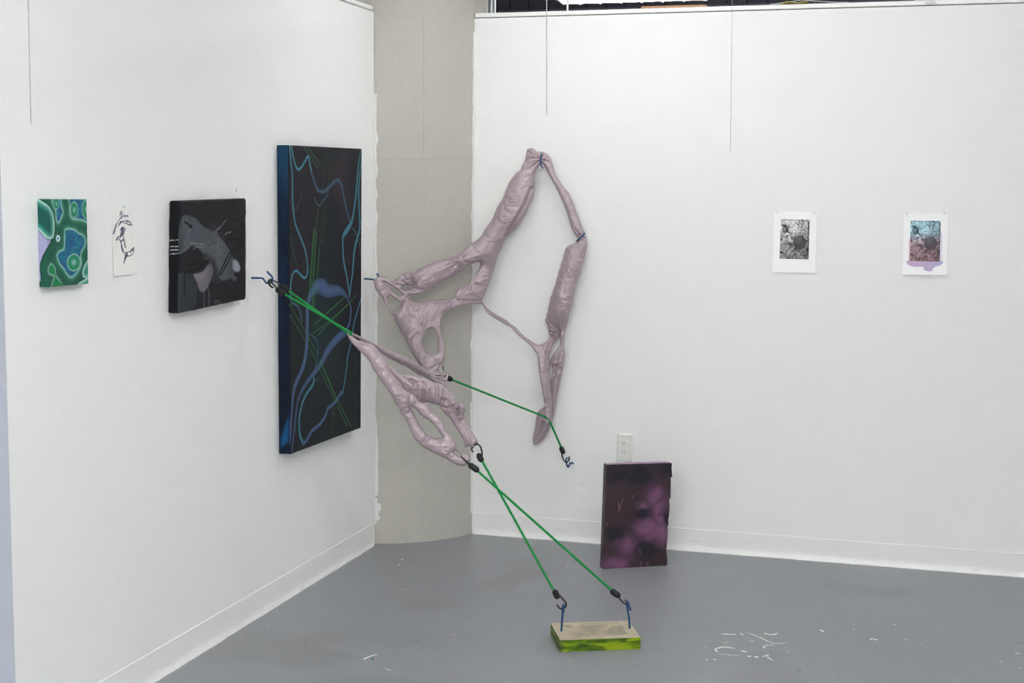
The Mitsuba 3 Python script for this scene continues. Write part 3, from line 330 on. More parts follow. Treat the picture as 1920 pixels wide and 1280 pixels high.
# ------------------------------------------------------------------ mesh helpers
def box(x0, x1, y0, y1, z0, z1):
    b = trimesh.creation.box((x1 - x0, y1 - y0, z1 - z0)); b.apply_translation(((x0 + x1) / 2, (y0 + y1) / 2, (z0 + z1) / 2)); return b
def cbox(x0, x1, y0, y1, z0, z1, c=0.002):
    pts = []
    for sx in (0, 1):
        for sy in (0, 1):
            for sz in (0, 1):
                p = np.array([(x0, x1)[sx], (y0, y1)[sy], (z0, z1)[sz]], float)
                s = np.array([c, c, c]) * (1 - 2 * np.array([sx, sy, sz]))
                for k in range(3):
                    q = p + s; q[k] = p[k]; pts.append(q)
    return trimesh.convex.convex_hull(np.array(pts))
def join(ms): return trimesh.util.concatenate(ms)
def prism_xz(poly, y0, y1):
    """polygon in (x, z) extruded from y0 to y1"""
    m = trimesh.creation.extrude_polygon(poly, abs(y1 - y0), engine='earcut')
    v = m.vertices.copy(); m.vertices = np.stack([v[:, 0], max(y0, y1) - v[:, 2], v[:, 1]], 1); return m
def spline(points, n=6, closed=False):
    P = np.asarray(points, float); N = len(P)
    if N < 3 and not closed: return np.array([P[0] + (P[-1] - P[0]) * t for t in np.linspace(0, 1, n + 1)])
    idx = (lambda i: i % N) if closed else (lambda i: min(max(i, 0), N - 1))
    out = []
    for i in range(N if closed else N - 1):
        a, b, c, d = P[idx(i - 1)], P[idx(i)], P[idx(i + 1)], P[idx(i + 2)]
        for t in np.arange(n) / n:
            out.append(0.5 * (2 * b + (c - a) * t + (2 * a - 5 * b + 4 * c - d) * t * t + (3 * b - a - 3 * c + d) * t ** 3))
    if not closed: out.append(P[-1])
    return np.array(out)
def tube(points, r, sides=10, closed=False, cap=True):
    P = np.asarray(points, float); N = len(P)
    t = np.gradient(P, axis=0) if not closed else np.roll(P, -1, 0) - np.roll(P, 1, 0)
    t /= np.linalg.norm(t, axis=1, keepdims=True) + 1e-12
    a = np.cross(t[0], [0.3, 0.2, 0.93]); a /= np.linalg.norm(a)
    fr = []
    for i in range(N):
        a = a - t[i] * (a @ t[i]); a /= np.linalg.norm(a) + 1e-12
        fr.append((a, np.cross(t[i], a)))
    R = np.broadcast_to(r, (N,)).astype(float)
    ang = np.arange(sides) * 2 * np.pi / sides
    rings = [P[i] + R[i] * (np.cos(ang)[:, None] * fr[i][0] + np.sin(ang)[:, None] * fr[i][1]) for i in range(N)]
    if cap and not closed:
        for e, s in ((0, -1), (N - 1, 1)):
            ring = P[e] + s * t[e] * R[e] * 0.5 + 0.7 * R[e] * (np.cos(ang)[:, None] * fr[e][0] + np.sin(ang)[:, None] * fr[e][1])
            tip = P[e] + s * t[e] * R[e] * 0.75 + 0.02 * R[e] * (np.cos(ang)[:, None] * fr[e][0] + np.sin(ang)[:, None] * fr[e][1])
            rings = [tip, ring] + rings if e == 0 else rings + [ring, tip]
    V = np.vstack(rings); M = len(rings); F = []
    for i in range(M if closed else M - 1):
        j = (i + 1) % M
        for k in range(sides):
            l = (k + 1) % sides
            F += [[i * sides + k, i * sides + l, j * sides + l], [i * sides + k, j * sides + l, j * sides + k]]
    if not closed:
        F += [[0, k + 1, k] for k in range(1, sides - 1)]; b = (M - 1) * sides
        F += [[b, b + k, b + k + 1] for k in range(1, sides - 1)]
    return trimesh.Trimesh(V, np.array(F), process=False)
def plane_mesh(poly, step, seed=3):
    """triangulated polygon: boundary samples plus a jittered hexagonal interior. (points, faces, is_boundary, arc length per boundary point)"""
    P, S = [], []; off = 0.0
    for ring in [poly.exterior, *poly.interiors]:
        n = max(8, int(ring.length / (step * 0.75)))
        for i in range(n):
            q = ring.interpolate(i / n, normalized=True); P.append((q.x, q.y)); S.append(off + ring.length * i / n)
        off += ring.length + 1
    nb = len(P); x0, y0, x1, y1 = poly.bounds; h = step * 0.866
    gx, gy = np.meshgrid(np.arange(x0, x1, step), np.arange(y0, y1, h)); gx = gx + (np.arange(gx.shape[0]) % 2)[:, None] * step / 2
    g = np.stack([gx.ravel(), gy.ravel()], 1)
    inner = poly.buffer(-step * 0.55)
    g = g[shapely.contains_xy(inner, g[:, 0], g[:, 1])]
    A = np.vstack([np.array(P), g]); f = Delaunay(A).simplices
    c = A[f].mean(1); f = f[shapely.contains_xy(poly, c[:, 0], c[:, 1])]
    e1, e2 = A[f[:, 1]] - A[f[:, 0]], A[f[:, 2]] - A[f[:, 0]]; cr = e1[:, 0] * e2[:, 1] - e1[:, 1] * e2[:, 0]
    f = f[np.abs(cr) > 1e-11]; cr = cr[np.abs(cr) > 1e-11]
    f[cr < 0] = f[cr < 0][:, ::-1]
    used = np.unique(f); remap = -np.ones(len(A), int); remap[used] = np.arange(len(used))
    isb = (np.arange(len(A)) < nb)[used]; S = np.concatenate([S, np.zeros(len(g))])[used]
    return A[used], remap[f], isb, S
def inflate(A, f, isb):
    """solves laplace(phi) = -2 with phi = 0 on the rim"""
    a, b, c = A[f[:, 0]], A[f[:, 1]], A[f[:, 2]]
    area = 0.5 * ((b - a)[:, 0] * (c - a)[:, 1] - (b - a)[:, 1] * (c - a)[:, 0])
    n = len(A); G = [np.stack([(c - b)[:, 1] * -1, (c - b)[:, 0]], 1), np.stack([(a - c)[:, 1] * -1, (a - c)[:, 0]], 1), np.stack([(b - a)[:, 1] * -1, (b - a)[:, 0]], 1)]
    I, J, V = [], [], []
    for i in range(3):
        for j in range(3):
            I.append(f[:, i]); J.append(f[:, j]); V.append((G[i] * G[j]).sum(1) / (4 * area))
    K = sp.csr_matrix((np.concatenate(V), (np.concatenate(I), np.concatenate(J))), shape=(n, n))
    rhs = np.zeros(n)
    for i in range(3): np.add.at(rhs, f[:, i], 2 * area / 3)
    k = np.nonzero(~isb)[0]; phi = np.zeros(n); phi[k] = spsolve(K[k][:, k].tocsc(), rhs[k]); return np.maximum(phi, 0)
def pillow(d, step=0.004, ratio=0.8, seed=1, fold=1.0, pucker=1.0):
    """stuffed satin: an outline with openings, hung on a smooth depth surface y(x, z) and blown up, then gathered and creased"""
    C = np.array(d['ctrl']); ry = RBFInterpolator(C[:, [0, 2]], C[:, 1], kernel='thin_plate_spline', smoothing=1e-4)
    poly = Polygon(spline(d['ext'], 4, True), [spline(h, 4, True) for h in d['holes']])
    if not poly.is_valid:
        poly = poly.buffer(0)
        if poly.geom_type != 'Polygon': poly = max(poly.geoms, key=lambda g: g.area)
    A, f, isb, S = plane_mesh(poly, step)
    H = np.sqrt(inflate(A, f, isb)) * ratio
    rim = A[isb]; tree = cKDTree(rim); dist, near = tree.query(A); arc = S[isb][near]
    q3 = lambda x, z, k: np.stack([x, z, np.full(len(A), 0.37 * k)], 1)
    N = lambda x, z, k: meshkit.noise(q3(x, z, k), seed * 17 + k)
    # gathers along the seam: short folds that run away from the rim
    amp = np.clip(H / 0.02, 0, 1) * fold
    sharp = lambda v: 1.5 * np.abs(2 * v - 1) ** 0.8 - 0.75          # rounded ridges with tight valleys between them
    gather = sharp(N(arc / 0.020, dist / 0.06, 1)) * np.exp(-dist / 0.018) + 0.9 * sharp(N(arc / 0.045, dist / 0.09, 2)) * np.exp(-dist / 0.038)
    bump = 0.0085 * gather * N(arc / 0.09, arc * 0, 3)
    for line in d['ruffle']:      # a puckered seam: tight little folds square to the seam
        dd = shapely.distance(shapely.points(A), LineString(line))
        bump += 0.0075 * sharp(N(arc / 0.014, dist / 0.05, 15)) * np.exp(-(dd / 0.022) ** 1.5)
    # broad soft dents and fine drag lines
    wx, wz = A[:, 0] + 0.03 * (N(A[:, 0] / 0.06, A[:, 1] / 0.06, 4) - 0.5), A[:, 1] + 0.03 * (N(A[:, 0] / 0.06, A[:, 1] / 0.06, 5) - 0.5)
    bump += 0.004 * (N(wx / 0.05, wz / 0.05, 6) - 0.5)
    for k, th in enumerate((0.4, 1.9)):
        u, w = wx * math.cos(th) + wz * math.sin(th), -wx * math.sin(th) + wz * math.cos(th)
        rdg = 1 - np.abs(2 * N(u / 0.014, w / 0.075, 7 + k) - 1)
        bump -= 0.0016 * rdg ** 5 * (N(wx / 0.08, wz / 0.08, 10 + k) > 0.45)
    for c in d['pinch']:
        dx, dz = A[:, 0] - c[0], A[:, 1] - c[1]; r = np.hypot(dx, dz); th = np.arctan2(dz, dx)
        w = sharp(N(9 + 3.0 * np.cos(th), 9 + 3.0 * np.sin(th), 12)) + 0.6 * sharp(N(12 + 6.0 * np.cos(th), 15 + 6.0 * np.sin(th), 13))
        bump += 0.0085 * pucker * w * np.exp(-(r / 0.06) ** 1.4) * np.clip(r / 0.012, 0, 1)
    for line in d['creases']:
        L = LineString(spline(line, 4)); dd = shapely.distance(shapely.points(A), L)
        bump += -0.008 * np.exp(-(dd / 0.0055) ** 2) + 0.003 * np.exp(-((dd - 0.014) / 0.008) ** 2)
    Hf = np.maximum(H + bump * amp, 0.22 * H); Hb = np.maximum(0.8 * H + 0.6 * bump[::-1] * amp * 0, 0.2 * H)
    e = 0.004
    y = ry(A); gx = (ry(A + [e, 0]) - ry(A - [e, 0])) / (2 * e); gz = (ry(A + [0, e]) - ry(A - [0, e])) / (2 * e)
    n = np.stack([gx, -np.ones(len(A)), gz], 1); n /= np.linalg.norm(n, axis=1, keepdims=True)
    base = np.stack([A[:, 0], y, A[:, 1]], 1)
    front, back = base + n * Hf[:, None], base - n * Hb[:, None]
    ids = np.arange(len(A)); bid = np.where(isb, ids, 0); inn = np.nonzero(~isb)[0]; bid[inn] = len(A) + np.arange(len(inn))
    return trimesh.Trimesh(np.vstack([front, back[inn]]), np.vstack([f, bid[f][:, ::-1]]), process=False)
def sheet(poly, place, thick=0.0006, step=0.006):
    """a sheet of paper from an outline in wall coordinates; place(a, b) -> (points, outward normal)"""
    A, f, isb, _ = plane_mesh(poly, step); p, n = place(A[:, 0], A[:, 1]); m = len(A)
    V = np.vstack([p + n * thick, p]); F = [f, f[:, ::-1] + m]
    e = np.sort(np.vstack([f[:, [0, 1]], f[:, [1, 2]], f[:, [2, 0]]]), axis=1); u, k = np.unique(e, axis=0, return_counts=True); u = u[k == 1]
    F += [np.stack([u[:, 0], u[:, 1], u[:, 1] + m], 1), np.stack([u[:, 0], u[:, 1] + m, u[:, 0] + m], 1)]
    return trimesh.Trimesh(V, np.vstack(F), process=False)

# ------------------------------------------------------------------ drawing helpers for flat painted surfaces (signed distances in the surface's own metres)
ss = mikit.smoothstep
def seg_sd(a, b, P):
    d = mi.Float(9.0)
    for (x0, y0, w0), (x1, y1, w1) in zip(P[:-1], P[1:]):
        ex, ey = x1 - x0, y1 - y0; l2 = max(ex * ex + ey * ey, 1e-12)
        px, py = a - x0, b - y0
        t = dr.clip((px * ex + py * ey) / l2, 0, 1)
        d = dr.minimum(d, dr.sqrt(dr.square(px - ex * t) + dr.square(py - ey * t)) - (w0 + (w1 - w0) * t))
    return d
def poly_sd(a, b, P):
    P = [q[:2] for q in P]
    d = mi.Float(1e3); s = mi.Float(1.0)
    for i in range(len(P)):
        (x0, y0), (x1, y1) = P[i], P[i - 1]
        ex, ey = x1 - x0, y1 - y0; l2 = max(ex * ex + ey * ey, 1e-12)
        px, py = a - x0, b - y0
        t = dr.clip((px * ex + py * ey) / l2, 0, 1)
        d = dr.minimum(d, dr.square(px - ex * t) + dr.square(py - ey * t))
        c1, c2, c3 = b >= y0, b < y1, ex * py > ey * px
        s = dr.select((c1 & c2 & c3) | (~c1 & ~c2 & ~c3), -s, s)
    return s * dr.sqrt(d)
def sm2(P, closed=False, n=2): return [tuple(map(float, q)) for q in spline(P, n, closed)]
def over(c, col, cover): return mikit.mix(c, col, cover)

# ------------------------------------------------------------------ materials
def wall_color(p, n, uv):
    t = mikit.fbm(p.x * 1.3, p.y * 1.3, p.z * 1.3, octaves=3)
    return mikit.mix((0.805, 0.811, 0.793), (0.83, 0.836, 0.822), t)
def wall_bump(p, n, uv): return mikit.noise(p.x * 170, p.y * 170, p.z * 170) * 0.5 + mikit.noise(p.x * 75, p.y * 75, p.z * 75)
mat('white_paint', {'type': 'bumpmap', 'arbitrary': mikit.proc(wall_bump, eps=2e-3), 'scale': 0.00035, 'bsdf': principled(mikit.proc(wall_color), 0.55, specular=0.35)})
mat('trim_paint', principled((0.82, 0.82, 0.80), 0.38, specular=0.5))
def skirting_color(p, n, uv):
    s = ss(0.66, 0.85, mikit.fbm(p.x * 14, p.y * 14, p.z * 70, octaves=3)) * ss(0.075, 0.03, p.z)
    return mikit.mix((0.80, 0.805, 0.785), (0.5, 0.49, 0.47), s * 0.4)
mat('skirting', principled(mikit.proc(skirting_color), 0.36, specular=0.5))
def concrete_color(p, n, uv):
    t = mikit.fbm(p.x * 3, p.y * 3, p.z * 3, octaves=4); g = mikit.noise(p.x * 90, p.y * 90, p.z * 60)
    pits = ss(0.955, 0.975, mikit.noise(p.x * 45, p.y * 45, p.z * 45))
    c = mikit.mix((0.44, 0.425, 0.385), (0.505, 0.49, 0.445), t * 0.7 + g * 0.3)
    return over(c, (0.17, 0.16, 0.15), pits * 0.4)
mat('concrete', principled(mikit.proc(concrete_color), 0.7, specular=0.3))
mat('seam_paint', principled((0.455, 0.44, 0.40), 0.7, specular=0.3))
mat('overspill', principled((0.72, 0.735, 0.71), 0.5, specular=0.4))
def floor_color(p, n, uv):
    t = mikit.fbm(p.x * 0.9, p.y * 0.9, 0.5, octaves=4); g = mikit.noise(p.x * 60, p.y * 60, 1.0)
    c = mikit.mix((0.192, 0.201, 0.219), (0.232, 0.241, 0.258), t * 0.8 + g * 0.2)
    stain = 0.7 * ss(0.62, 0.8, mikit.fbm(p.x * 2.6, p.y * 2.6, 4.0, octaves=3))
    c = over(c, (0.165, 0.165, 0.165), stain * 0.5)
    st = ss(0.16, 0.0, dr.sqrt(dr.square(p.x - 0.33) + dr.square((p.y + 1.72) * 1.0)))
    return over(c, (0.20, 0.18, 0.16), st * 0.45)
def floor_rough(p, n, uv): return 0.34 + 0.16 * mikit.fbm(p.x * 2.2, p.y * 2.2, 2.0, octaves=3)
mat('floor_paint', principled(mikit.proc(floor_color), mikit.proc(floor_rough), specular=0.45))
mat('white_fleck', principled((0.66, 0.66, 0.61), 0.5)); mat('teal_fleck', principled((0.03, 0.16, 0.15), 0.5))
mat('tan_fleck', principled((0.50, 0.40, 0.28), 0.6)); mat('dark_smudge', principled((0.145, 0.145, 0.15), 0.6)); mat('grey_scuff', principled((0.25, 0.25, 0.24), 0.7))
mat('ceiling_paint', principled((0.80, 0.80, 0.79), 0.8)); mat('outer_wall', principled((0.80, 0.80, 0.79), 0.7))
def satin_color(p, n, uv):
    t = mikit.fbm(p.x * 7, p.y * 7, p.z * 7, octaves=2)
    return mikit.mix((0.375, 0.302, 0.330), (0.425, 0.346, 0.376), t)
def satin_bump(p, n, uv):
    w = 0.6 * mikit.noise(p.x * 22, p.y * 22, p.z * 22)
    r = 1 - dr.abs(2 * mikit.noise(p.x * 62 + w, p.y * 40, p.z * 38 - w) - 1); q = 1 - dr.abs(2 * mikit.noise(p.x * 34 - w, p.y * 50, p.z * 70 + w) - 1)
    return 0.5 * mikit.fbm(p.x * 55, p.y * 55, p.z * 55, octaves=2) - 0.5 * r * r * r * r - 0.5 * q * q * q * q * q
mat('satin', {'type': 'bumpmap', 'arbitrary': mikit.proc(satin_bump, eps=1.2e-3), 'scale': 0.0020, 'bsdf': principled(mikit.proc(satin_color), 0.45, specular=0.6, metallic=0.32, sheen=0.45, sheen_tint=0.5)})
mat('green_cord', principled((0.002, 0.215, 0.042), 0.5, specular=0.3))
mat('black_plastic', principled((0.010, 0.011, 0.012), 0.5, specular=0.3)); mat('black_wire', principled((0.010, 0.011, 0.013), 0.28, specular=0.6))
mat('blue_vinyl', principled((0.011, 0.055, 0.145), 0.42, specular=0.35))
mat('steel_beads', principled((0.46, 0.45, 0.43), 0.35, metallic=0.85))
mat('outlet_plastic', principled((0.76, 0.76, 0.73), 0.3, specular=0.5)); mat('slot_dark', principled((0.02, 0.03, 0.03), 0.6))
mat('paper', principled((0.84, 0.845, 0.83), 0.75, specular=0.2)); mat('pin_plastic', principled((0.74, 0.76, 0.73), 0.25, specular=0.5))
mat('lamp_housing', principled((0.75, 0.75, 0.74), 0.4)); mat('lamp_lens', principled((0.8, 0.8, 0.8), 0.4)); mat('grey_metal', principled((0.42, 0.45, 0.47), 0.35, metallic=0.7))
mat('slate_panel', principled((0.075, 0.080, 0.100), 0.45)); mat('slate_joint', principled((0.008, 0.008, 0.010), 0.6)); mat('violet_beam', principled((0.16, 0.14, 0.19), 0.5))
mat('raw_wood', principled((0.42, 0.23, 0.12), 0.6)); mat('grey_sheet', principled((0.34, 0.37, 0.38), 0.5)); mat('yellow_paper', principled((0.62, 0.52, 0.24), 0.7)); mat('window_frame_paint', principled((0.6, 0.6, 0.6), 0.4))
scene['window_glass'] = {'type': 'thindielectric'}

# ================================================================== STRUCTURE
H_WALL = 2.405
struct('floor', box(-4.6, 5.6, -9.1, 4.5, -0.12, 0.0), 'floor_paint', 'grey painted concrete floor with white paint splatters')
struct('ceiling', box(-4.6, 5.6, -9.1, 4.5, 3.6, 3.7), 'ceiling_paint', 'pale ceiling above the lights, out of view')
wl = box(-0.13, 0.0, -3.0103, -0.338, 0.0, H_WALL)
struct('wall_left', wl, 'white_paint', 'white painted partition wall with the canvases')
mat('end_dim_light_tint', principled((0.47, 0.495, 0.545), 0.55, specular=0.35))  # dim bluish light on the partition end, put into its colour
put('end_shade_panel', mikit.ply(cbox(-0.13, -0.0002, -3.0125, -3.0103, 0.0, H_WALL, 0.0005), 'end_dim_light_tint'), 'wall_left', 'end of the white partition, its dim bluish light painted in as blue-grey colour')
struct('wall_right', box(0.352, 4.3, 0.0, 0.13, 0.0, H_WALL), 'white_paint', 'white painted partition wall with the two prints and the outlet')
struct('wall_near', box(-4.6, 5.6, -9.1, -9.0, 0.0, 3.6), 'outer_wall', 'white wall behind the viewer')
struct('wall_east', box(5.5, 5.6, -9.0, 4.4, 0.0, 3.6), 'outer_wall', 'white wall at the right, out of view')
# west wall with a window opening (daylight on the end of the partition)
WY0, WY1, WZ0, WZ1 = -7.6, -4.0, 0.7, 3.0
ww = join([box(-4.6, -4.5, -9.0, WY0, 0, 3.6), box(-4.6, -4.5, WY1, 4.4, 0, 3.6), box(-4.6, -4.5, WY0, WY1, 0, WZ0), box(-4.6, -4.5, WY0, WY1, WZ1, 3.6)])
struct('wall_west', ww, 'outer_wall', 'white wall with the window, out of view')
wf = join([box(-4.58, -4.52, WY0, WY1, WZ0, WZ0 + .05), box(-4.58, -4.52, WY0, WY1, WZ1 - .05, WZ1)] + [box(-4.58, -4.52, y - .025, y + .025, WZ0, WZ1) for y in np.linspace(WY0 + .025, WY1 - .025, 4)])
struct('window_1', wf, 'window_frame_paint', 'window in the west wall, out of view')
pane = trimesh.Trimesh([[-4.55, WY0, WZ0], [-4.55, WY1, WZ0], [-4.55, WY1, WZ1], [-4.55, WY0, WZ1]], [[0, 1, 2], [0, 2, 3]], process=False)
put('pane', mikit.ply(pane, 'window_glass'), 'window_1')
# far wall beyond the partition: upright slate panels
struct('wall_far', box(-4.5, 5.5, 4.30, 4.4, 0.0, 3.6), 'slate_joint', 'dark slate panelled wall far beyond the right partition')
pan = mikit.ply(cbox(0, 0.146, 4.27, 4.30, 0.0, 3.55, 0.004), 'slate_panel')
for i in range(30):
    put('panel', {**pan, 'to_world': T().translate([-0.9 + 0.15 * i, 0, 0])}, 'wall_far')
struct('trim_3', cbox(-4.4, 5.4, 4.10, 4.26, 2.70, 2.975, 0.01), 'violet_beam', 'dark violet beam along the far wall')

# concrete column between the two partitions
CX, CY, CR = -0.1328, 0.1729, 0.522
arc = [(CX + CR * math.cos(q), CY + CR * math.sin(q)) for q in np.linspace(math.radians(-100), math.radians(-8), 120)]
col = trimesh.creation.extrude_polygon(Polygon(arc + [(0.372, 0.16), (0.330, 0.30), (-0.2227, 0.30)]), 3.6, engine='earcut')     # a pier with a rounded front
struct('column', col, 'concrete', 'round-fronted grey-beige concrete column in the corner between the two white walls', smooth=20)
def on_col(th, z, out=0.0): return np.stack([CX + (CR + out) * np.cos(th), CY + (CR + out) * np.sin(th), z + 0 * th], -1)
th_seam = math.atan2(-0.2275 - CY, 0.193 - CX)
zs = np.linspace(0.0, 3.5, 120)
vs = tube(on_col(np.full(120, th_seam) + 0.0012 * np.sin(zs * 9) + 0.001 * np.sin(zs * 23), zs, -0.0010), 0.0015, 6)
put('seam', mikit.ply(vs, 'seam_paint', smooth=True), 'column', 'thin upright form seam in the concrete')
for z0, r in ((1.762, 0.0022), (0.02, 0.0)):
    if r:
        th = np.linspace(-1.3, -0.28, 80)
        put('seam', mikit.ply(tube(on_col(th, z0 + 0.002 * np.sin(th * 37) + 0.0015 * np.sin(th * 91), -0.0012), r, 6), 'concrete', smooth=True), 'column')
# white paint overspill down both edges of the column: ragged skins a millimetre thick
def overspill(th0, sign, width, z0, z1, seed):
    zs = np.arange(z0, z1, 0.006); k = len(zs)
    nz = lambda s, q: meshkit.noise(np.stack([zs / q, np.full(k, s * 3.1), np.full(k, 0.7)], 1), seed + s)
    w = width * (0.55 + 0.9 * (nz(1, 0.30) - 0.4)) + 0.012 * np.maximum(nz(2, 0.05) - 0.45, 0) * 2 + 0.004 * (nz(3, 0.012) - 0.5)
    w = np.where(nz(4, 0.11) > 0.80, w * 0.3, w); w = np.maximum(w, 0.0015)
    cols = np.linspace(0, 1, 4); V = []
    for c in cols: V.append(on_col(th0 + sign * w * c / CR, zs, 0.0013 * (1 - c ** 6)))
    V = np.stack(V, 1).reshape(-1, 3); F = []
    for i in range(k - 1):
        for j in range(3):
            a = i * 4 + j; F += [[a, a + 1, a + 5], [a, a + 5, a + 4]]
    return trimesh.Trimesh(V, np.array(F), process=False)
thL = math.atan2(-0.345 - CY, 0.0 - CX) - 0.004; thR = math.atan2(-0.002 - CY, 0.3595 - CX)
put('paint_edge', mikit.ply(overspill(thL, 1, 0.020, 0.09, 2.05, 5), 'overspill'), 'column', 'ragged white paint along the column edge')
put('paint_edge', mikit.ply(overspill(thR, -1, 0.012, 0.10, 2.35, 9), 'overspill'), 'column')
def blot(th, z, w, h, seed):
    a = np.linspace(0, 2 * np.pi, 40, endpoint=False); r = 0.6 + 0.8 * (meshkit.noise(np.stack([np.cos(a) * 2.2 + 5, np.sin(a) * 2.2 + 5, a * 0], 1), seed))
    ring = np.stack([th + w * r * np.cos(a) / CR, z + h * r * np.sin(a)], 1); c = on_col(np.array([th]), z, 0.0012)
    R = on_col(ring[:, 0], 0, 0.0009); R[:, 2] = ring[:, 1]; V = np.vstack([c, R]); F = [[0, i + 1, (i + 1) % 40 + 1] for i in range(40)]
    return trimesh.Trimesh(V, np.array(F), process=False)
bl = [blot(thL + 0.020, 0.165, 0.020, 0.040, 3), blot(thL + 0.045, 0.175, 0.010, 0.016, 4), blot(thL + 0.03, 0.125, 0.012, 0.012, 5), blot(thL + 0.02, 1.045, 0.012, 0.03, 6), blot(thL + 0.03, 1.17, 0.010, 0.012, 7), blot(thL + 0.025, 0.90, 0.009, 0.02, 8)]
rg = np.random.default_rng(4)
for th, z, h in ((0.0, 0.36, 0.012), (0.026, 0.37, 0.011), (-0.03, 0.30, 0.010), (-0.035, 0.225, 0.009), (0.045, 0.345, 0.006), (-0.05, 0.26, 0.004)):
    bl.append(blot(th_seam + 0.20 + th, z, 0.0016, h, 11))
put('paint_drip', mikit.ply(join(bl), 'overspill'), 'column', 'small white paint blots and drips', kind='stuff')

# caps on the partitions
struct('trim_1', cbox(-0.145, 0.013, -3.02, -0.383, H_WALL + 0.003, 2.424, 0.002), 'trim_paint', 'thin white cap board on the left partition')
struct('trim_2', cbox(0.3655, 4.32, -0.012, 0.145, H_WALL + 0.003, 2.427, 0.002), 'trim_paint', 'thin white cap board on the right partition')
# cove baseboards: a profile (distance from the wall, height) swept along the wall
PROFILE = [(0, 0), (0.013, 0.0), (0.0125, 0.004), (0.008, 0.012), (0.0045, 0.022), (0.0032, 0.036), (0.003, 0.098), (0.0022, 0.1015), (0, 0.103)]
def skirting(axis, a, b, n=90, seed=2):
    t = np.linspace(a, b, n); toe = 1 + 0.5 * (meshkit.fbm(np.stack([t * 9, t * 0, t * 0], 1), 3, seed) - 0.5)
    V = []
    for tt, k in zip(t, toe):
        for q, (d, h) in enumerate(PROFILE):
            d2 = d * (k if 1 <= q <= 4 else 1)
            V.append((d2, tt, h) if axis == 'y' else (tt, -d2, h))
    m = len(PROFILE); F = []
    for i in range(n - 1):
        for j in range(m):
            l = (j + 1) % m; F += [[i * m + j, i * m + l, (i + 1) * m + l], [i * m + j, (i + 1) * m + l, (i + 1) * m + j]]
    for base in (0, (n - 1) * m): F += [[base, base + j, base + j + 1] for j in range(1, m - 1)]
    me = trimesh.Trimesh(np.array(V), np.array(F), process=False); trimesh.repair.fix_normals(me); return me
struct('baseboard_left', skirting('y', -3.0, -0.372), 'skirting', 'white vinyl baseboard along the left wall', smooth=25)
struct('baseboard_right', skirting('x', 0.3695, 4.3, 130, 6), 'skirting', 'white vinyl baseboard along the right wall', smooth=25)

# paint spots and scuffs on floor and walls
def dab(P, w, h=0.0006, seed=0):
    P = spline([(*q, 0.0) for q in P], 6) if len(P) > 2 else np.array([(*(np.array(P[0]) + (np.array(P[1]) - P[0]) * t), 0.0) for t in np.linspace(0, 1, 7)])
    t = np.gradient(P, axis=0); t /= np.linalg.norm(t, axis=1, keepdims=True) + 1e-9; nrm = np.stack([-t[:, 1], t[:, 0], t[:, 2]], 1); k = len(P)
    s = np.linspace(0, 1, k); prof = np.sqrt(np.clip(1 - (2 * s - 1) ** 4, 0.02, 1))
    wob = 0.45 + 1.1 * meshkit.noise(np.stack([P[:, 0] * 60, P[:, 1] * 60, s * 0 + seed], 1), seed); wob2 = 0.45 + 1.1 * meshkit.noise(np.stack([P[:, 0] * 60, P[:, 1] * 60, s * 0 + seed + .5], 1), seed + 3)
    up = np.array([0, 0, 1.0]); L = P + nrm * (w / 2 * prof * wob)[:, None] + up * 0.0002; R = P - nrm * (w / 2 * prof * wob2)[:, None] + up * 0.0002; M = P + up * h
    V = np.stack([L, M, R], 1).reshape(-1, 3); F = []
    for i in range(k - 1):
        for j in range(2):
            a = i * 3 + j; F += [[a, a + 1, a + 4], [a, a + 4, a + 3]]
    m = trimesh.Trimesh(V, np.array(F), process=False)
    if (m.face_normals[:, 2].mean()) < 0: m.invert()
    return m
put('paint_splatter', mikit.ply(join([dab(P, w * 0.85, seed=i) for i, (w, P) in enumerate(SPLATTER)]), 'white_fleck'), 'floor', 'white paint splatters on the grey floor', kind='stuff')
put('teal_splatter', mikit.ply(join([dab(P, w, seed=i) for i, (w, P) in enumerate(FLECKS)]), 'teal_fleck'), 'floor', 'small teal paint flecks', kind='stuff')
put('tan_splatter', mikit.ply(join([dab(P, w, seed=i) for i, (w, P) in enumerate(TAN)]), 'tan_fleck'), 'floor', 'small tan fleck', kind='stuff')
put('scuff', mikit.ply(join([dab(P, w, seed=i) for i, (w, P) in enumerate(SMUDGE)]), 'dark_smudge'), 'floor', 'dark scuffs on the floor', kind='stuff')
def speck(place, a, b, s, seed):
    q = np.linspace(0, 2 * np.pi, 12, endpoint=False); r = s * (0.5 + 0.7 * meshkit.noise(np.stack([np.cos(q) * 1.5 + 4, np.sin(q) * 1.5 + 4, q * 0 + seed], 1), seed))
    V = np.vstack([place(a, b, 0.0006)] + [place(a + x, b + z, 0.0002) for x, z in zip(r * np.cos(q) * 0.8, r * np.sin(q))]); F = np.array([[0, i + 1, (i + 1) % 12 + 1] for i in range(12)])
    return trimesh.Trimesh(V, F, process=False)
put('scuff', mikit.ply(join([speck(lambda a, b, o: (o, a, b), y, z, s, i) for i, (y, z, s) in enumerate(WALL_MARKS)]), 'grey_scuff'), 'wall_left', 'small dark marks on the wall', kind='stuff')
put('paint_chip', mikit.ply(join([speck(lambda a, b, o: (a, -o * 4, b), x, z, s, i) for i, (x, z, s) in enumerate(WALL_CHIPS)]), 'trim_paint'), 'wall_right', 'small chips in the wall paint', kind='stuff')

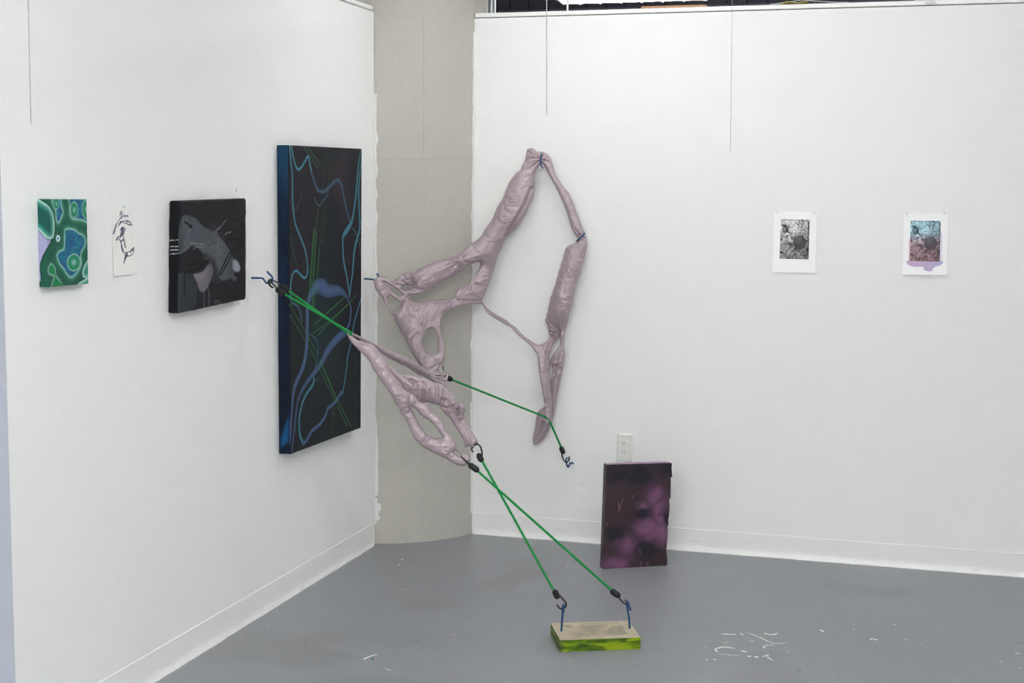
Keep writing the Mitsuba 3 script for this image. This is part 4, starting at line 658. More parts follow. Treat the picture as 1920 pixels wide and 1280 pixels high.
# ================================================================== ceiling lights
def light(x0, x1, y, label, power=1.0):
    t = thing('ceiling_light', label, 'light', 'strip lights')
    a = np.linspace(np.pi, 2 * np.pi, 13); prof = [(0.085 * math.cos(q), 0.05 * math.sin(q)) for q in a]
    def sweep(pr, xa, xb):
        k = len(pr); V = [(xa, y + u, LAMP_Z + 0.03 + v) for u, v in pr] + [(xb, y + u, LAMP_Z + 0.03 + v) for u, v in pr]
        F = []
        for i in range(k - 1): F += [[i, i + 1, k + i + 1], [i, k + i + 1, k + i]]
        F += [[0, i + 1, i] for i in range(1, k - 1)] + [[k, k + i, k + i + 1] for i in range(1, k - 1)]
        m = trimesh.Trimesh(np.array(V), np.array(F), process=False)
        c = m.triangles_center.mean(0) + [0, 0, 0.03]
        if ((m.triangles_center - c) * m.face_normals).sum() < 0: m.invert()
        return m
    put('lens', mikit.ply(sweep(prof, x0 + .02, x1 - .02), 'lamp_lens', emitter={'type': 'area', 'radiance': rgb(*[v * power for v in LAMP])}), t)
    put('housing', mikit.ply(join([cbox(x0, x1, y - 0.09, y + 0.09, LAMP_Z + 0.032, LAMP_Z + 0.10, 0.006)] + [cbox(x, x + .02, y - .09, y + .09, LAMP_Z - .01, LAMP_Z + .03, .004) for x in (x0, x1 - .02)]), 'lamp_housing'), t)
    for k in range(7 if y > 0 else 0): put('clip', mikit.ply(cbox(x0 + (x1 - x0) * (k + 1) / 8 - .006, x0 + (x1 - x0) * (k + 1) / 8 + .006, y - .012, y + .012, LAMP_Z - 0.027, LAMP_Z - 0.019, .002), 'lamp_housing'), t)
    for x in (x0 + .12, x1 - .12): put('stem', mikit.ply(tube([(x, y, LAMP_Z + .09), (x, y, 3.6)], 0.006, 8), 'grey_metal', smooth=True), t)
for y, row in LAMP_ROWS:
    for i, (x0, x1, power) in enumerate(row):
        if y > 0: lab = 'bright white strip light seen above the right wall beside the dark panels' if i == 0 else 'second strip light beyond the right wall, farther right and out of view'
        else: lab = 'white strip light out of the frame above the viewer, rearmost row added as fill light'
        light(x0, x1, y, lab, power)
# ================================================================== ball chains that hang from the lights
CHAIN_LABELS = ['beaded pull chain hanging at the far left over the left wall', 'thick beaded pull chain hanging above the peak of the mauve sculpture', 'thin long beaded chain in front of the right wall, left of the two prints', 'thin faint beaded chain hanging before the concrete column']
for (top, bot), lab, far in zip(CHAINS, CHAIN_LABELS, (0, 0, 1, 1)):
    t = thing('ball_chain', lab, 'chain', 'pull chains of the lights')
    pitch = 0.0044 if not far else 0.0046; r = 0.0017 if not far else 0.0014
    top, bot = np.array(top), np.array(bot); d = (top - bot) / np.linalg.norm(top - bot); L = (LAMP_Z + 0.035 - bot[2]) / d[2]
    s = trimesh.creation.icosphere(subdivisions=1, radius=r); n = int(L / pitch)
    beads = join([trimesh.Trimesh(s.vertices + bot + d * pitch * i, s.faces, process=False) for i in range(n)])
    put('beads', mikit.ply(beads, 'steel_beads', smooth=True), t, kind='stuff')
    put('wire', mikit.ply(tube([bot, bot + d * L], 0.0005, 5), 'steel_beads'), t)

# ================================================================== canvases and papers
def rounded_canvas(y0, y1, z0, z1, t, c=0.004, wob=0.0, n=0.03):
    m = cbox(0.0006, t, y0, y1, z0, z1, c)
    if wob:
        for _ in range(4): m = m.subdivide()
        v = m.vertices.copy(); q = (meshkit.fbm(v * 26, 3, 5) - 0.5)
        edge = np.clip(v[:, 0] / t, 0, 1)
        v[:, 2] += wob * q * edge * np.where(np.abs(v[:, 2] - (z0 + z1) / 2) > (z1 - z0) * 0.47, 1, 0); v[:, 1] += wob * (meshkit.fbm(v * 24 + 7, 3, 8) - 0.5) * np.where(np.abs(v[:, 1] - (y0 + y1) / 2) > (y1 - y0) * 0.47, 1, 0)
        m = trimesh.Trimesh(v, m.faces, process=False)
    return m
def quad_bounds(c): a = np.array(c); return a[[0, 3], 0].mean(), a[[1, 2], 0].mean(), a[[0, 1], 1].mean(), a[[2, 3], 1].mean()
def fit_quad(m, c):
    """moves a canvas's four corners to the measured ones (it hangs a hair out of square)"""
    y0, y1, z0, z1 = quad_bounds(c); v = m.vertices.copy(); u, w = (v[:, 1] - y0) / (y1 - y0), (v[:, 2] - z0) / (z1 - z0); q = np.array(c)
    P = (1 - u)[:, None] * ((1 - w)[:, None] * q[0] + w[:, None] * q[3]) + u[:, None] * ((1 - w)[:, None] * q[1] + w[:, None] * q[2])
    v[:, 1:] = P; return trimesh.Trimesh(v, m.faces, process=False)

BLUE_STROKES = [(c, sm2(P)) for c, P in BLUE_STROKES]
def blue_paint(p, n, uv):
    a, b = p.y, p.z
    f1 = mikit.fbm(a * 5, b * 3, 1.0, octaves=3); f2 = mikit.fbm(a * 3.1, b * 2.4, 5.0, octaves=2)
    c = mikit.mix((0.009, 0.008, 0.014), (0.005, 0.010, 0.014), ss(0.35, 0.65, f2 + (1.35 - b) * 0.28))
    c = over(c, (0.019, 0.013, 0.021), ss(0.5, 0.8, f1) * ss(1.0, 1.6, b))
    c = over(c, (0.010, 0.030, 0.034), ss(0.28, 0.0, dr.abs(a + 1.02)) * ss(0.12, 0.5, b - 0.55) * ss(0.9, 0.4, b - 0.55) * 0.6)
    for k, (col, P) in enumerate(BLUE_STROKES):
        wmax = max(q[2] for q in P); sd = seg_sd(a, b, P)
        body = ss(0.0012, -0.8 * wmax, sd)
        c = over(c, [v * 0.9 for v in col], ss(0.0018, -0.003, sd) * 0.72)
        c = over(c, [min(1, v * 1.25) for v in col], body * 0.95)
    for k, P in BLUE_GREEN_LINES:
        c = over(c, (0.04, 0.26, 0.05), ss(0.0022, -0.0008, seg_sd(a, b, [(q[0], q[1], 0.0016) for q in P])) * k * 0.85)
    side = over(mikit.mix((0.003, 0.008, 0.022), (0.005, 0.022, 0.058), ss(0.45, 0.75, mikit.fbm(b * 5, p.x * 16, 3.0, octaves=3)) * 0.6), (0.008, 0.055, 0.12), ss(1.50, 1.75, b) * 0.65)
    side = over(side, (0.006, 0.07, 0.18), ss(0.0, 0.02, poly_sd(p.x, b, [(0.0, 0.60), (0.0, 0.655), (0.052, 0.79), (0.052, 0.64)]) * -1.0))
    return dr.select(dr.abs(n.x) > 0.5, c, side)
mat('blue_canvas_paint', principled(mikit.proc(blue_paint), 0.55, specular=0.18))
y0, y1, z0, z1 = quad_bounds(BLUE['c'])
put('blue_canvas', mikit.ply(fit_quad(rounded_canvas(y0, y1, z0, z1, BLUE['t'], 0.003), BLUE['c']), 'blue_canvas_paint'), None,
    'tall dark canvas painted with blue vein-like lines and green streaks, beside the column', 'painting')
BLACK_POLYS = [(c, sm2(P, True)) for c, P in BLACK_POLYS]; BLACK_DARK = [sm2(P) for P in BLACK_DARK]
def black_paint(p, n, uv):
    a, b = p.y, p.z
    g = mikit.fbm(a * 9, b * 9, 2.0, octaves=3); sp_ = mikit.noise(a * 420, b * 420, 3.0)
    c = mikit.mix((0.004, 0.0045, 0.0065), (0.011, 0.010, 0.016), g)
    for k, (col, P) in enumerate(BLACK_POLYS):
        sd = poly_sd(a, b, P) + (g - 0.5) * 0.02
        c = over(c, [v * 1.5 for v in col], ss(0.005, -0.005, sd) * (0.35 + 0.8 * mikit.fbm(a * 14, b * 9, 7.0 + k, octaves=2)))
    gr = ss(0.10, 0.0, dr.sqrt(dr.square(a + 1.905) + dr.square(b - 1.425))) * ss(0.6, 0.9, sp_)
    c = over(c, (0.25, 0.25, 0.26), gr * 0.8)
    for P in BLACK_LIGHT: c = over(c, (0.22, 0.23, 0.25), ss(0.002, -0.003, seg_sd(a, b, P)) * (0.25 + 0.75 * ss(0.35, 0.6, mikit.noise(a * 260, b * 260, 1.0))))
    for P in BLACK_DARK: c = over(c, (0.002, 0.002, 0.003), ss(0.003, -0.001, seg_sd(a, b, P)))
    side = mi.Color3f(0.0045, 0.005, 0.007)
    for z_, s in ((1.447, 0.004), (1.428, -0.001), (1.416, 0.001), (1.403, 0.004)):
        sd = seg_sd(p.x, b + 0.003 * (mikit.noise(p.x * 130, z_ * 50, 1.0) - 0.5), [(0.001, z_, 0.0014), (0.021, z_ + s * 0.3, 0.0017), (0.045, z_ + s, 0.0012)])
        side = over(side, (0.36, 0.36, 0.37), ss(0.0015, -0.0008, sd) * (0.3 + 0.7 * ss(0.3, 0.6, mikit.noise(p.x * 260, b * 160, 4.0))) * ss(-2.0, -2.1, a))
    return dr.select(dr.abs(n.x) > 0.5, c, side)
def canvas_bump(p, n, uv): return mikit.noise(p.x * 400, p.y * 400, p.z * 400) + mikit.noise(p.x * 160, p.y * 160, p.z * 160)
mat('black_canvas_paint', {'type': 'bumpmap', 'arbitrary': mikit.proc(canvas_bump), 'scale': 0.0005, 'bsdf': principled(mikit.proc(black_paint), 0.5, specular=0.15)})
y0, y1, z0, z1 = quad_bounds(BLACK['c'])
put('black_canvas', mikit.ply(fit_quad(rounded_canvas(y0, y1, z0, z1, BLACK['t'], 0.005, 0.006), BLACK['c']), 'black_canvas_paint', smooth=35), None,
    'nearly square black canvas with grey smears, between the ink sheet and the tall blue canvas', 'painting')
GREEN_ISLES = {k: sm2(P, True) for k, P in GREEN_ISLES.items()}
def green_paint(p, n, uv):
    a, b = p.y - (GREEN['t'] - p.x) * GREEN['wrap'], p.z; I, E = GREEN_ISLES, GREEN_EYES      # the picture runs on round the left side
    dark, mid, pale = (0.006, 0.080, 0.048), (0.012, 0.14, 0.080), (0.20, 0.40, 0.34)
    hat = mikit.noise(a * 900 + b * 350, b * 260 - a * 200, 2.0)
    sds = {k: poly_sd(a, b, I[k]) for k in ('main', 'right', 'top')}
    d = dr.minimum(sds['main'], dr.minimum(sds['right'], sds['top']))
    band = d - 0.020
    c = over(mikit.mix(pale, mid, ss(0.0, 0.010, d)), dark, ss(0.008, 0.022, d))
    c = over(c, (0.05, 0.26, 0.17), ss(0.6, 0.9, hat) * 0.18)
    water = mikit.mix((0.006, 0.125, 0.20), (0.008, 0.075, 0.20), ss(0.45, 0.7, mikit.fbm(a * 40, b * 55, 3.0, octaves=2)))
    water = over(water, (0.05, 0.28, 0.36), ss(0.62, 0.8, mikit.noise(a * 300 + b * 160, b * 500, 6.0)) * 0.5)
    water = over(water, (0.02, 0.01, 0.10), ss(0.66, 0.82, mikit.noise(a * 220 - b * 120, b * 260, 9.0)) * 0.6)
    c = over(c, water, ss(0.0008, -0.0008, d)); c = over(c, (0.33, 0.60, 0.56), ss(0.0018, 0.0, dr.abs(d - 0.0005)) * 0.5)
    for k in ('main', 'r1', 'r2', 'top'):
        cx, cy, rx, ry = E[k]; q = dr.sqrt(dr.square((a - cx) / rx) + dr.square((b - cy) / ry))
        e = over(over(mikit.mix((0.20, 0.42, 0.36), (0.012, 0.20, 0.10), ss(0.0, 0.55, q)), pale, ss(0.72, 0.98, q)), (0.01, 0.06, 0.12), ss(0.97, 1.02, q) * 0.4)
        c = over(c, e, ss(1.04, 0.98, q))
    cx, cy, rx, ry = E['eye']; q = dr.sqrt(dr.square((a - cx) / rx) + dr.square((b - cy) / ry))
    c = over(c, over(mikit.mix((0.01, 0.09, 0.25), (0.6, 0.75, 0.75), ss(0.25, 0.45, q)), mid, ss(0.5, 1.2, q)), ss(1.3, 0.8, q))
    lav = poly_sd(a, b, I['lav']); c = over(over(c, (0.0, 0.03, 0.02), ss(0.012, 0.0, lav) * 0.7), (0.33, 0.33, 0.52), ss(0.0008, -0.0008, lav))
    leaf = poly_sd(a, b, I['leaf']); c = over(over(c, pale, ss(0.010, 0.002, leaf) * ss(-2.772, -2.80, a) * 0.7), (0.006, 0.19, 0.05), ss(0.0008, -0.0008, leaf))
    for k, inner in (('bean', (0.004, 0.085, 0.07)), ('slip', (0.010, 0.16, 0.08)), ('corner', (0.03, 0.14, 0.16))):
        sd = poly_sd(a, b, I[k]); e = over(mikit.mix(inner, (0.03, 0.23, 0.17), ss(-0.024, -0.010, sd)), (0.33, 0.55, 0.48), ss(-0.012, -0.001, sd))
        c = over(over(c, (0.0, 0.045, 0.03), ss(0.007, 0.0, sd) * 0.6), e, ss(0.0008, -0.0008, sd))
    return c
mat('green_canvas_paint', principled(mikit.proc(green_paint), 0.5, specular=0.25))
y0, y1, z0, z1 = quad_bounds(GREEN['c'])
put('green_canvas', mikit.ply(fit_quad(rounded_canvas(y0, y1, z0, z1, GREEN['t'], 0.0015), GREEN['c']), 'green_canvas_paint'), None,
    'small green and blue canvas with rounded cell shapes and a lavender patch', 'painting')
INK = [sm2(P, True) for P in INK]
def ink(p, n, uv):
    a, b = p.y, p.z; c = mi.Color3f(0.80, 0.80, 0.765); d = mi.Float(1.0)
    for P in INK: d = dr.minimum(d, poly_sd(a, b, P))
    g = mi.Float(1.0)
    for P in INK_GAPS: g = dr.minimum(g, poly_sd(a, b, P))
    t = mikit.noise(a * 170, b * 170, 2.0)
    body = ss(0.0012, -0.0012, d + (t - 0.5) * 0.002)
    tone = mikit.mix((0.085, 0.092, 0.135), (0.26, 0.28, 0.33), ss(-0.001, -0.004, d) * ss(0.3, 0.6, mikit.fbm(a * 60, b * 45, 5.0, octaves=2)))
    tone = over(tone, (0.80, 0.80, 0.765), ss(-0.0016, -0.003, d) * ss(0.60, 0.68, mikit.noise(a * 120 + b * 50, b * 60, 8.0)))
    c = over(c, tone, body * ss(-0.001, 0.001, g))
    return over(c, (0.22, 0.32, 0.28), ss(0.002, -0.001, dr.sqrt(dr.square((b - 1.5625) * 1.2) + dr.square((a + 2.408) * 0.6)) - 0.005) * ss(0.35, 0.6, mikit.noise(a * 300, b * 300, 1.0)))
mat('ink_paper', principled(mikit.proc(ink), 0.75, specular=0.2))
ip = Polygon(INK_SHEET); izc = 1.45
def place_left(a, b):
    o = 0.0012 + 0.004 * np.clip((1.50 - b) / 0.16, 0, 1) ** 2
    return np.stack([o, a, b], 1), np.tile([1.0, 0, 0], (len(a), 1))
put('ink_sheet', mikit.ply(sheet(ip, place_left), 'ink_paper'), None, 'narrow cream paper with slate ink figures between the green and the black canvas', 'drawing')

def print_paint(D, bulb, wash):
    (x0, z0), (x1, z1) = np.array(D['img'])[[0, 1]].mean(0), np.array(D['img'])[[2, 3]].mean(0)
    (bc, br, bt) = bulb; bx, bz = bc; rx, rz = abs(br[0] - bx), abs(bt[1] - bz)
    zb, zt, xl, xr = z0, z1, min(q[0] for q in D['img']), max(q[0] for q in D['img'])
    def fn(p, n, uv):
        a, b = p.x, p.z; pic = poly_sd(a, b, D['img']); u, v = (a - xl) / (xr - xl), (b - zb) / (zt - zb)
        c = mi.Color3f(0.94, 0.945, 0.94)
        if wash:
            w = poly_sd(a, b, D['wash']); e = poly_sd(a, b, D['edge'])
            c = over(c, mikit.mix((0.56, 0.38, 0.56), (0.42, 0.38, 0.60), u), ss(0.0008, -0.0008, w) * 0.9)
            c = over(c, mikit.mix((0.76, 0.50, 0.64), (0.66, 0.60, 0.78), u), ss(0.001, -0.001, e) * 0.75)
        wx, wz = u * 6.5 + 1.6 * mikit.noise(u * 7, v * 9, 3.0), v * 8.5 + 1.6 * mikit.noise(u * 7, v * 9, 8.0)
        r1 = dr.abs(2 * mikit.noise(wx * 1.3, wz * 2.6 + wx, 1.0) - 1); r2 = dr.abs(2 * mikit.noise(wx * 2.8 + wz, wz * 2.2, 4.0) - 1); r3 = dr.abs(2 * mikit.noise(wx * 5, wz * 7 - wx * 2, 6.0) - 1)
        line = dr.minimum(ss(0.02, 0.28, r1), dr.minimum(ss(0.02, 0.30, r2) * 0.8 + 0.2, ss(0.0, 0.22, r3) * 0.6 + 0.4))
        open_ = ss(0.35, 0.75, v + 0.35 * (mikit.noise(u * 3, v * 3, 9.0) - 0.5))
        tone = line * (0.36 + 0.62 * open_) * (0.40 + 1.0 * mikit.noise(u * 4 + 3, v * 5, 2.0))
        tone = tone * (1 - 0.75 * ss(0.90, 0.97, u) * ss(0.3, 0.6, mikit.noise(u * 6, v * 7, 5.0)))
        q = dr.sqrt(dr.square((a - bx) / rx) + dr.square((b - bz) / rz)); tone = mi.Float(dr.select(q < 1, 0.035 + 0.07 * ss(0.9, 0.2, dr.sqrt(dr.square((a - bx) / rx + 0.2) + dr.square((b - bz) / rz - 0.5))) + 0.05 * mikit.noise(u * 40, v * 55, 1.0), tone * ss(0.98, 1.10, q)))
        lu, lv = (u - 0.17) / 0.10, (v - 0.76) / 0.10; lq = dr.abs(dr.sqrt(dr.square(lu) + dr.square(lv)) - 0.8)
        tone = mi.Float(tone * (1 - 0.8 * ss(0.35, 0.15, lq))) + 0.012
        ic = mi.Color3f(tone, tone * 0.995, tone * 0.97)
        if wash: ic = ic * mikit.mix((0.95, 0.62, 0.70), (0.58, 0.86, 0.98), ss(0.35, 0.75, v)) + mikit.mix((0.04, 0.022, 0.028), (0.02, 0.05, 0.06), v)
        return over(c, ic, ss(0.0007, -0.0007, pic))
    return fn
PR = [('PRINT_A', PRINT_A, False, 'white print sheet with a black and white tangled-branch image, pinned to the right wall', 0.004), ('PRINT_B', PRINT_B, True, 'white print sheet with a blue and pink tinted image and a lilac wash below it', 0.009)]
for k, (nm, D, wash, lab, curl) in enumerate(PR):
    m_ = mat('print_paint' + ('_tinted' if wash else ''), principled(mikit.proc(print_paint(D, BULB[k], wash)), 0.7, specular=0.2))
    zt = max(q[1] for q in D['sheet']); zb = min(q[1] for q in D['sheet'])
    def place_right(a, b, zt=zt, zb=zb, curl=curl):
        o = 0.0015 + curl * ((zt - b) / (zt - zb)) ** 2
        return np.stack([a, -o, b], 1), np.tile([0, -1.0, 0], (len(a), 1))
    sh = sheet(Polygon(D['sheet']), place_right)
    if sh.face_normals[np.argmax(sh.area_faces)][1] > 0 and False: sh.invert()
    put('print_sheet', mikit.ply(sh, m_), None, lab, 'print')
PINL = ['clear push pin at the upper left corner of the black and white print', 'clear push pin at the upper right corner of the black and white print', 'clear push pin at the upper left corner of the tinted print', 'clear push pin at the upper right corner of the tinted print']
pinprof = [(0.0, 0.0145), (0.0042, 0.014), (0.0048, 0.012), (0.0034, 0.010), (0.0030, 0.006), (0.0052, 0.0035), (0.0050, 0.0024), (0.0006, 0.0022), (0.0005, 0.0)]
for (x, z), lab in zip(PINS, PINL):
    t = thing('push_pin', lab, 'pin', 'push pins of the prints')
    def lathe(pr):
        m = trimesh.creation.revolve(np.array(pr)[::-1], sections=20); v = m.vertices.copy(); m.vertices = np.stack([v[:, 0] + x, -v[:, 2] - 0.0, v[:, 1] + z], 1)
        trimesh.repair.fix_normals(m); return m
    put('head', mikit.ply(lathe(pinprof[:8] + [(0.0, 0.0022)]), 'pin_plastic', smooth=40), t)
    put('needle', mikit.ply(tube([(x, -0.0024, z), (x, 0.004, z)], 0.0006, 6), 'grey_metal'), t)

# ================================================================== outlet
t = thing('wall_outlet', 'white duplex electrical outlet low on the right wall above the purple slab', 'outlet')
ox0, ox1 = sorted((OUTLET[0][0], OUTLET[1][0])); oz0, oz1 = OUTLET[0][1], OUTLET[2][1]
pl = trimesh.convex.convex_hull(np.array([(x, -0.0005, z) for x in (ox0, ox1) for z in (oz0, oz1)] + [(x, -0.0025, z) for x in (ox0, ox1) for z in (oz0, oz1)] + [(x, -0.0065, z) for x in (ox0 + .005, ox1 - .005) for z in (oz0 + .005, oz1 - .005)]))
put('plate', mikit.ply(pl, 'outlet_plastic'), t)
oxc, ozc = (ox0 + ox1) / 2 - 0.0015, (oz0 + oz1) / 2
for s in (1, -1):
    zc = ozc + s * 0.0195; a = np.linspace(0, 2 * np.pi, 40, endpoint=False)
    ring = Polygon([(oxc + 0.0165 * math.cos(q), zc + max(min(0.0165 * math.sin(q), 0.0138), -0.0138)) for q in a])
    r = put('receptacle', mikit.ply(prism_xz(ring, -0.0064, -0.0092), 'outlet_plastic'), t)
    for dx, dz, w, h in ((-0.0063, -0.001, 0.0016, 0.0085), (0.0063, -0.001, 0.0016, 0.007)):
        put('slot', mikit.ply(box(oxc + dx - w / 2, oxc + dx + w / 2, -0.0096, -0.0088, zc + dz - h / 2, zc + dz + h / 2), 'slot_dark'), r)
    gh = trimesh.creation.cylinder(0.0024, 0.0008, sections=14); v = gh.vertices.copy(); gh.vertices = np.stack([v[:, 0] + oxc, v[:, 2] - 0.0092, v[:, 1] + zc + 0.0085], 1); trimesh.repair.fix_normals(gh)
    put('slot', mikit.ply(gh, 'slot_dark'), r)

# ================================================================== purple slab
so, sd_ = np.array(SLAB['origin']), np.array(SLAB['dir']); sn = np.array([sd_[1], -sd_[0]])
def slab_paint(p, n, uv):
    a = (p.x - so[0]) * sd_[0] + (p.y - so[1]) * sd_[1]; b = p.z
    wa, wb = a + 0.07 * (mikit.fbm(a * 12, b * 12, 1.0, octaves=3) - 0.5), b + 0.07 * (mikit.fbm(a * 12, b * 12, 6.0, octaves=3) - 0.5)
    c = mikit.mix((0.026, 0.016, 0.020), (0.050, 0.028, 0.036), mikit.fbm(a * 8, b * 8, 3.0, octaves=3))
    def g(q): return dr.exp(-(dr.square((wa - q[0]) / (q[2] * 1.25)) + dr.square((wb - q[1]) / (q[3] * 1.25))))
    m = mi.Float(0); k = mi.Float(0)
    for q in SLAB['mauve']: m = dr.maximum(m, g(q))
    for q in SLAB['navy']: k = dr.maximum(k, g(q))
    c = over(c, (0.185, 0.074, 0.155), dr.clip(m * (0.75 + 0.5 * mikit.fbm(a * 18, b * 18, 2.0, octaves=3)), 0, 0.92)); c = over(c, (0.011, 0.010, 0.020), dr.clip(k * (0.7 + 0.9 * mikit.fbm(a * 16, b * 16, 11.0, octaves=3)), 0, 0.9))
    for P in SLAB['drips']: c = over(c, (0.36, 0.17, 0.26), ss(0.003, -0.001, seg_sd(a, b, [(q[0], q[1], 0.0006) for q in P])) * (0.2 + 0.4 * mikit.noise(a * 200, b * 120, 2.0)))
    c = over(c, (0.008, 0.006, 0.010), ss(0.93, 0.96, mikit.noise(a * 130, b * 130, 8.0)) * 0.8)
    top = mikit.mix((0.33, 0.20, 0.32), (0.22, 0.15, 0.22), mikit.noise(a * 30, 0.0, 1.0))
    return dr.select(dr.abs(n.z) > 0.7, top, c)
mat('slab_paint', principled(mikit.proc(slab_paint), 0.45, specular=0.4))
sp_poly = Polygon(SLAB['outline']).buffer(-0.002, join_style=1).buffer(0.002, join_style=1)
sm = trimesh.creation.extrude_polygon(sp_poly, 0.037, engine='earcut'); v = sm.vertices.copy(); v[:, 1] -= v[:, 1].min() - 0.0003
sm.vertices = np.stack([so[0] + v[:, 0] * sd_[0] - (0.037 - v[:, 2]) * sn[0], so[1] + v[:, 0] * sd_[1] - (0.037 - v[:, 2]) * sn[1], v[:, 1]], 1); trimesh.repair.fix_normals(sm)
put('purple_slab', mikit.ply(sm, 'slab_paint'), None, 'dark purple and mauve painted slab with a torn right edge standing on the floor by the outlet', 'artwork')

# ================================================================== wooden block with two blue hooks
bo, bd = np.array(BLOCK['origin']), np.array(BLOCK['dir']); bn = np.array([-bd[1], bd[0]]); BW, BD, BH = BLOCK['w'], BLOCK['d'], BLOCK['h']
def block_paint(p, n, uv):
    a = (p.x - bo[0]) * bd[0] + (p.y - bo[1]) * bd[1]; b = (p.x - bo[0]) * bn[0] + (p.y - bo[1]) * bn[1]
    s = mikit.fbm(a * 10 + b * 10, p.z * 75, 1.0, octaves=3)
    side = mikit.mix((0.075, 0.150, 0.006), (0.235, 0.330, 0.006), ss(0.35, 0.62, s))
    side = over(side, (0.03, 0.065, 0.008), ss(0.50, 0.72, mikit.fbm(a * 26, b * 26, p.z * 60, octaves=3)) * 0.75)
    side = over(side, (0.10, 0.13, 0.05), ss(0.02, 0.0, a) * 0.55)
    side = over(side, (0.03, 0.07, 0.015), ss(0.02, 0.0, a + 0.01 * mikit.noise(p.z * 90, 1.0, 2.0)) * ss(0.012, 0.004, p.z - 0.014) * 0.7)
    g = mikit.fbm(a * 14, b * 14, 2.0, octaves=4)
    top = mikit.mix((0.31, 0.265, 0.185), (0.47, 0.42, 0.31), g); top = over(top, (0.22, 0.19, 0.14), ss(0.6, 0.85, mikit.noise(a * 160, b * 160, 3.0)) * 0.35)
    inx = ss(0.035, 0.05, a) * ss(BW - 0.03, BW - 0.045, a) * ss(0.035, 0.05, b) * ss(BD - 0.02, BD - 0.035, b)
    top = over(top, (0.27, 0.235, 0.18), inx * ss(0.32, 0.6, mikit.fbm(a * 22, b * 30, 6.0, octaves=3)) * 0.9)
    return dr.select(n.z > 0.6, top, side)
mat('block_paint', principled(mikit.proc(block_paint), 0.62, specular=0.3))
# slab with a shallow worn tray in its top
gx, gy = np.linspace(0, BW, 74), np.linspace(0, BD, 52); X, Y = np.meshgrid(gx, gy, indexing='ij')
sst = lambda a, b, x: np.clip((x - a) / (b - a), 0, 1) ** 2 * (3 - 2 * np.clip((x - a) / (b - a), 0, 1))
tray = sst(0.038, 0.062, X) * sst(BW - 0.034, BW - 0.06, X) * sst(0.03, 0.06, Y) * sst(BD - 0.022, BD - 0.036, Y)
Z = BH - 0.0068 * tray + 0.0022 * tray * (meshkit.fbm(np.stack([X * 40, Y * 40, X * 0], -1), 3, 4) - 0.5) + 0.0012 * (meshkit.fbm(np.stack([X * 60, Y * 60, X * 0], -1), 3, 9) - 0.5)
rim = np.minimum(np.minimum(X, BW - X), np.minimum(Y, BD - Y)); Z -= np.where(rim < 1e-6, 0.0012, 0)
nx, ny = X.shape; V = [np.stack([X.ravel(), Y.ravel(), Z.ravel()], 1)]; F = []
for i in range(nx - 1):
    for j in range(ny - 1):
        a = i * ny + j; F += [[a, a + ny, a + ny + 1], [a, a + ny + 1, a + 1]]
loop = [i * ny for i in range(nx)] + [(nx - 1) * ny + j for j in range(1, ny)] + [i * ny + ny - 1 for i in range(nx - 2, -1, -1)] + [j for j in range(ny - 2, 0, -1)]
top = V[0]; side_top = top[loop]; side_bot = side_top.copy(); side_bot[:, 2] = 0.0003; b0 = len(top); n0 = len(loop)
V += [side_top, side_bot, [[BW / 2, BD / 2, 0.0003]]]
for k in range(n0):
    l = (k + 1) % n0; F += [[b0 + k, b0 + n0 + k, b0 + n0 + l], [b0 + k, b0 + n0 + l, b0 + l], [b0 + n0 + k, b0 + 2 * n0, b0 + n0 + l]]
V = np.vstack(V); W = np.stack([bo[0] + V[:, 0] * bd[0] + V[:, 1] * bn[0], bo[1] + V[:, 0] * bd[1] + V[:, 1] * bn[1], V[:, 2]], 1)
t = thing('anchor_block', 'lime green edged wooden block with sandy top and two blue hooks on the floor', 'block')
put('body', mikit.ply(trimesh.Trimesh(W, np.array(F), process=False), 'block_paint'), t)
for P in BLOCK_HOOKS: put('hook', mikit.ply(tube(spline(P, 5), 0.0036, 10), 'blue_vinyl', smooth=True), t, 'blue vinyl dipped screw hook')

# ================================================================== blue hooks in the walls
HOOKL = {'a': 'blue screw hook in the left wall beside the black canvas, holding the two cord ends', 'b': 'blue screw hook between the tall blue canvas and the column, holding the sculpture tip',
         'c': 'blue hook at the peak of the mauve sculpture on the right wall', 'd': 'blue hook at the outer elbow of the mauve sculpture on the right wall',
         'e': 'blue screw hook low on the right wall, holding a black cord hook', 'f': 'small blue hook tip peeking out behind the knot over the column'}
for k, P in HOOKS.items():
    put('wall_hook', mikit.ply(tube(spline(P, 5), 0.0036 if k != 'f' else 0.003, 10), 'blue_vinyl', smooth=True), None, HOOKL[k], 'hook')

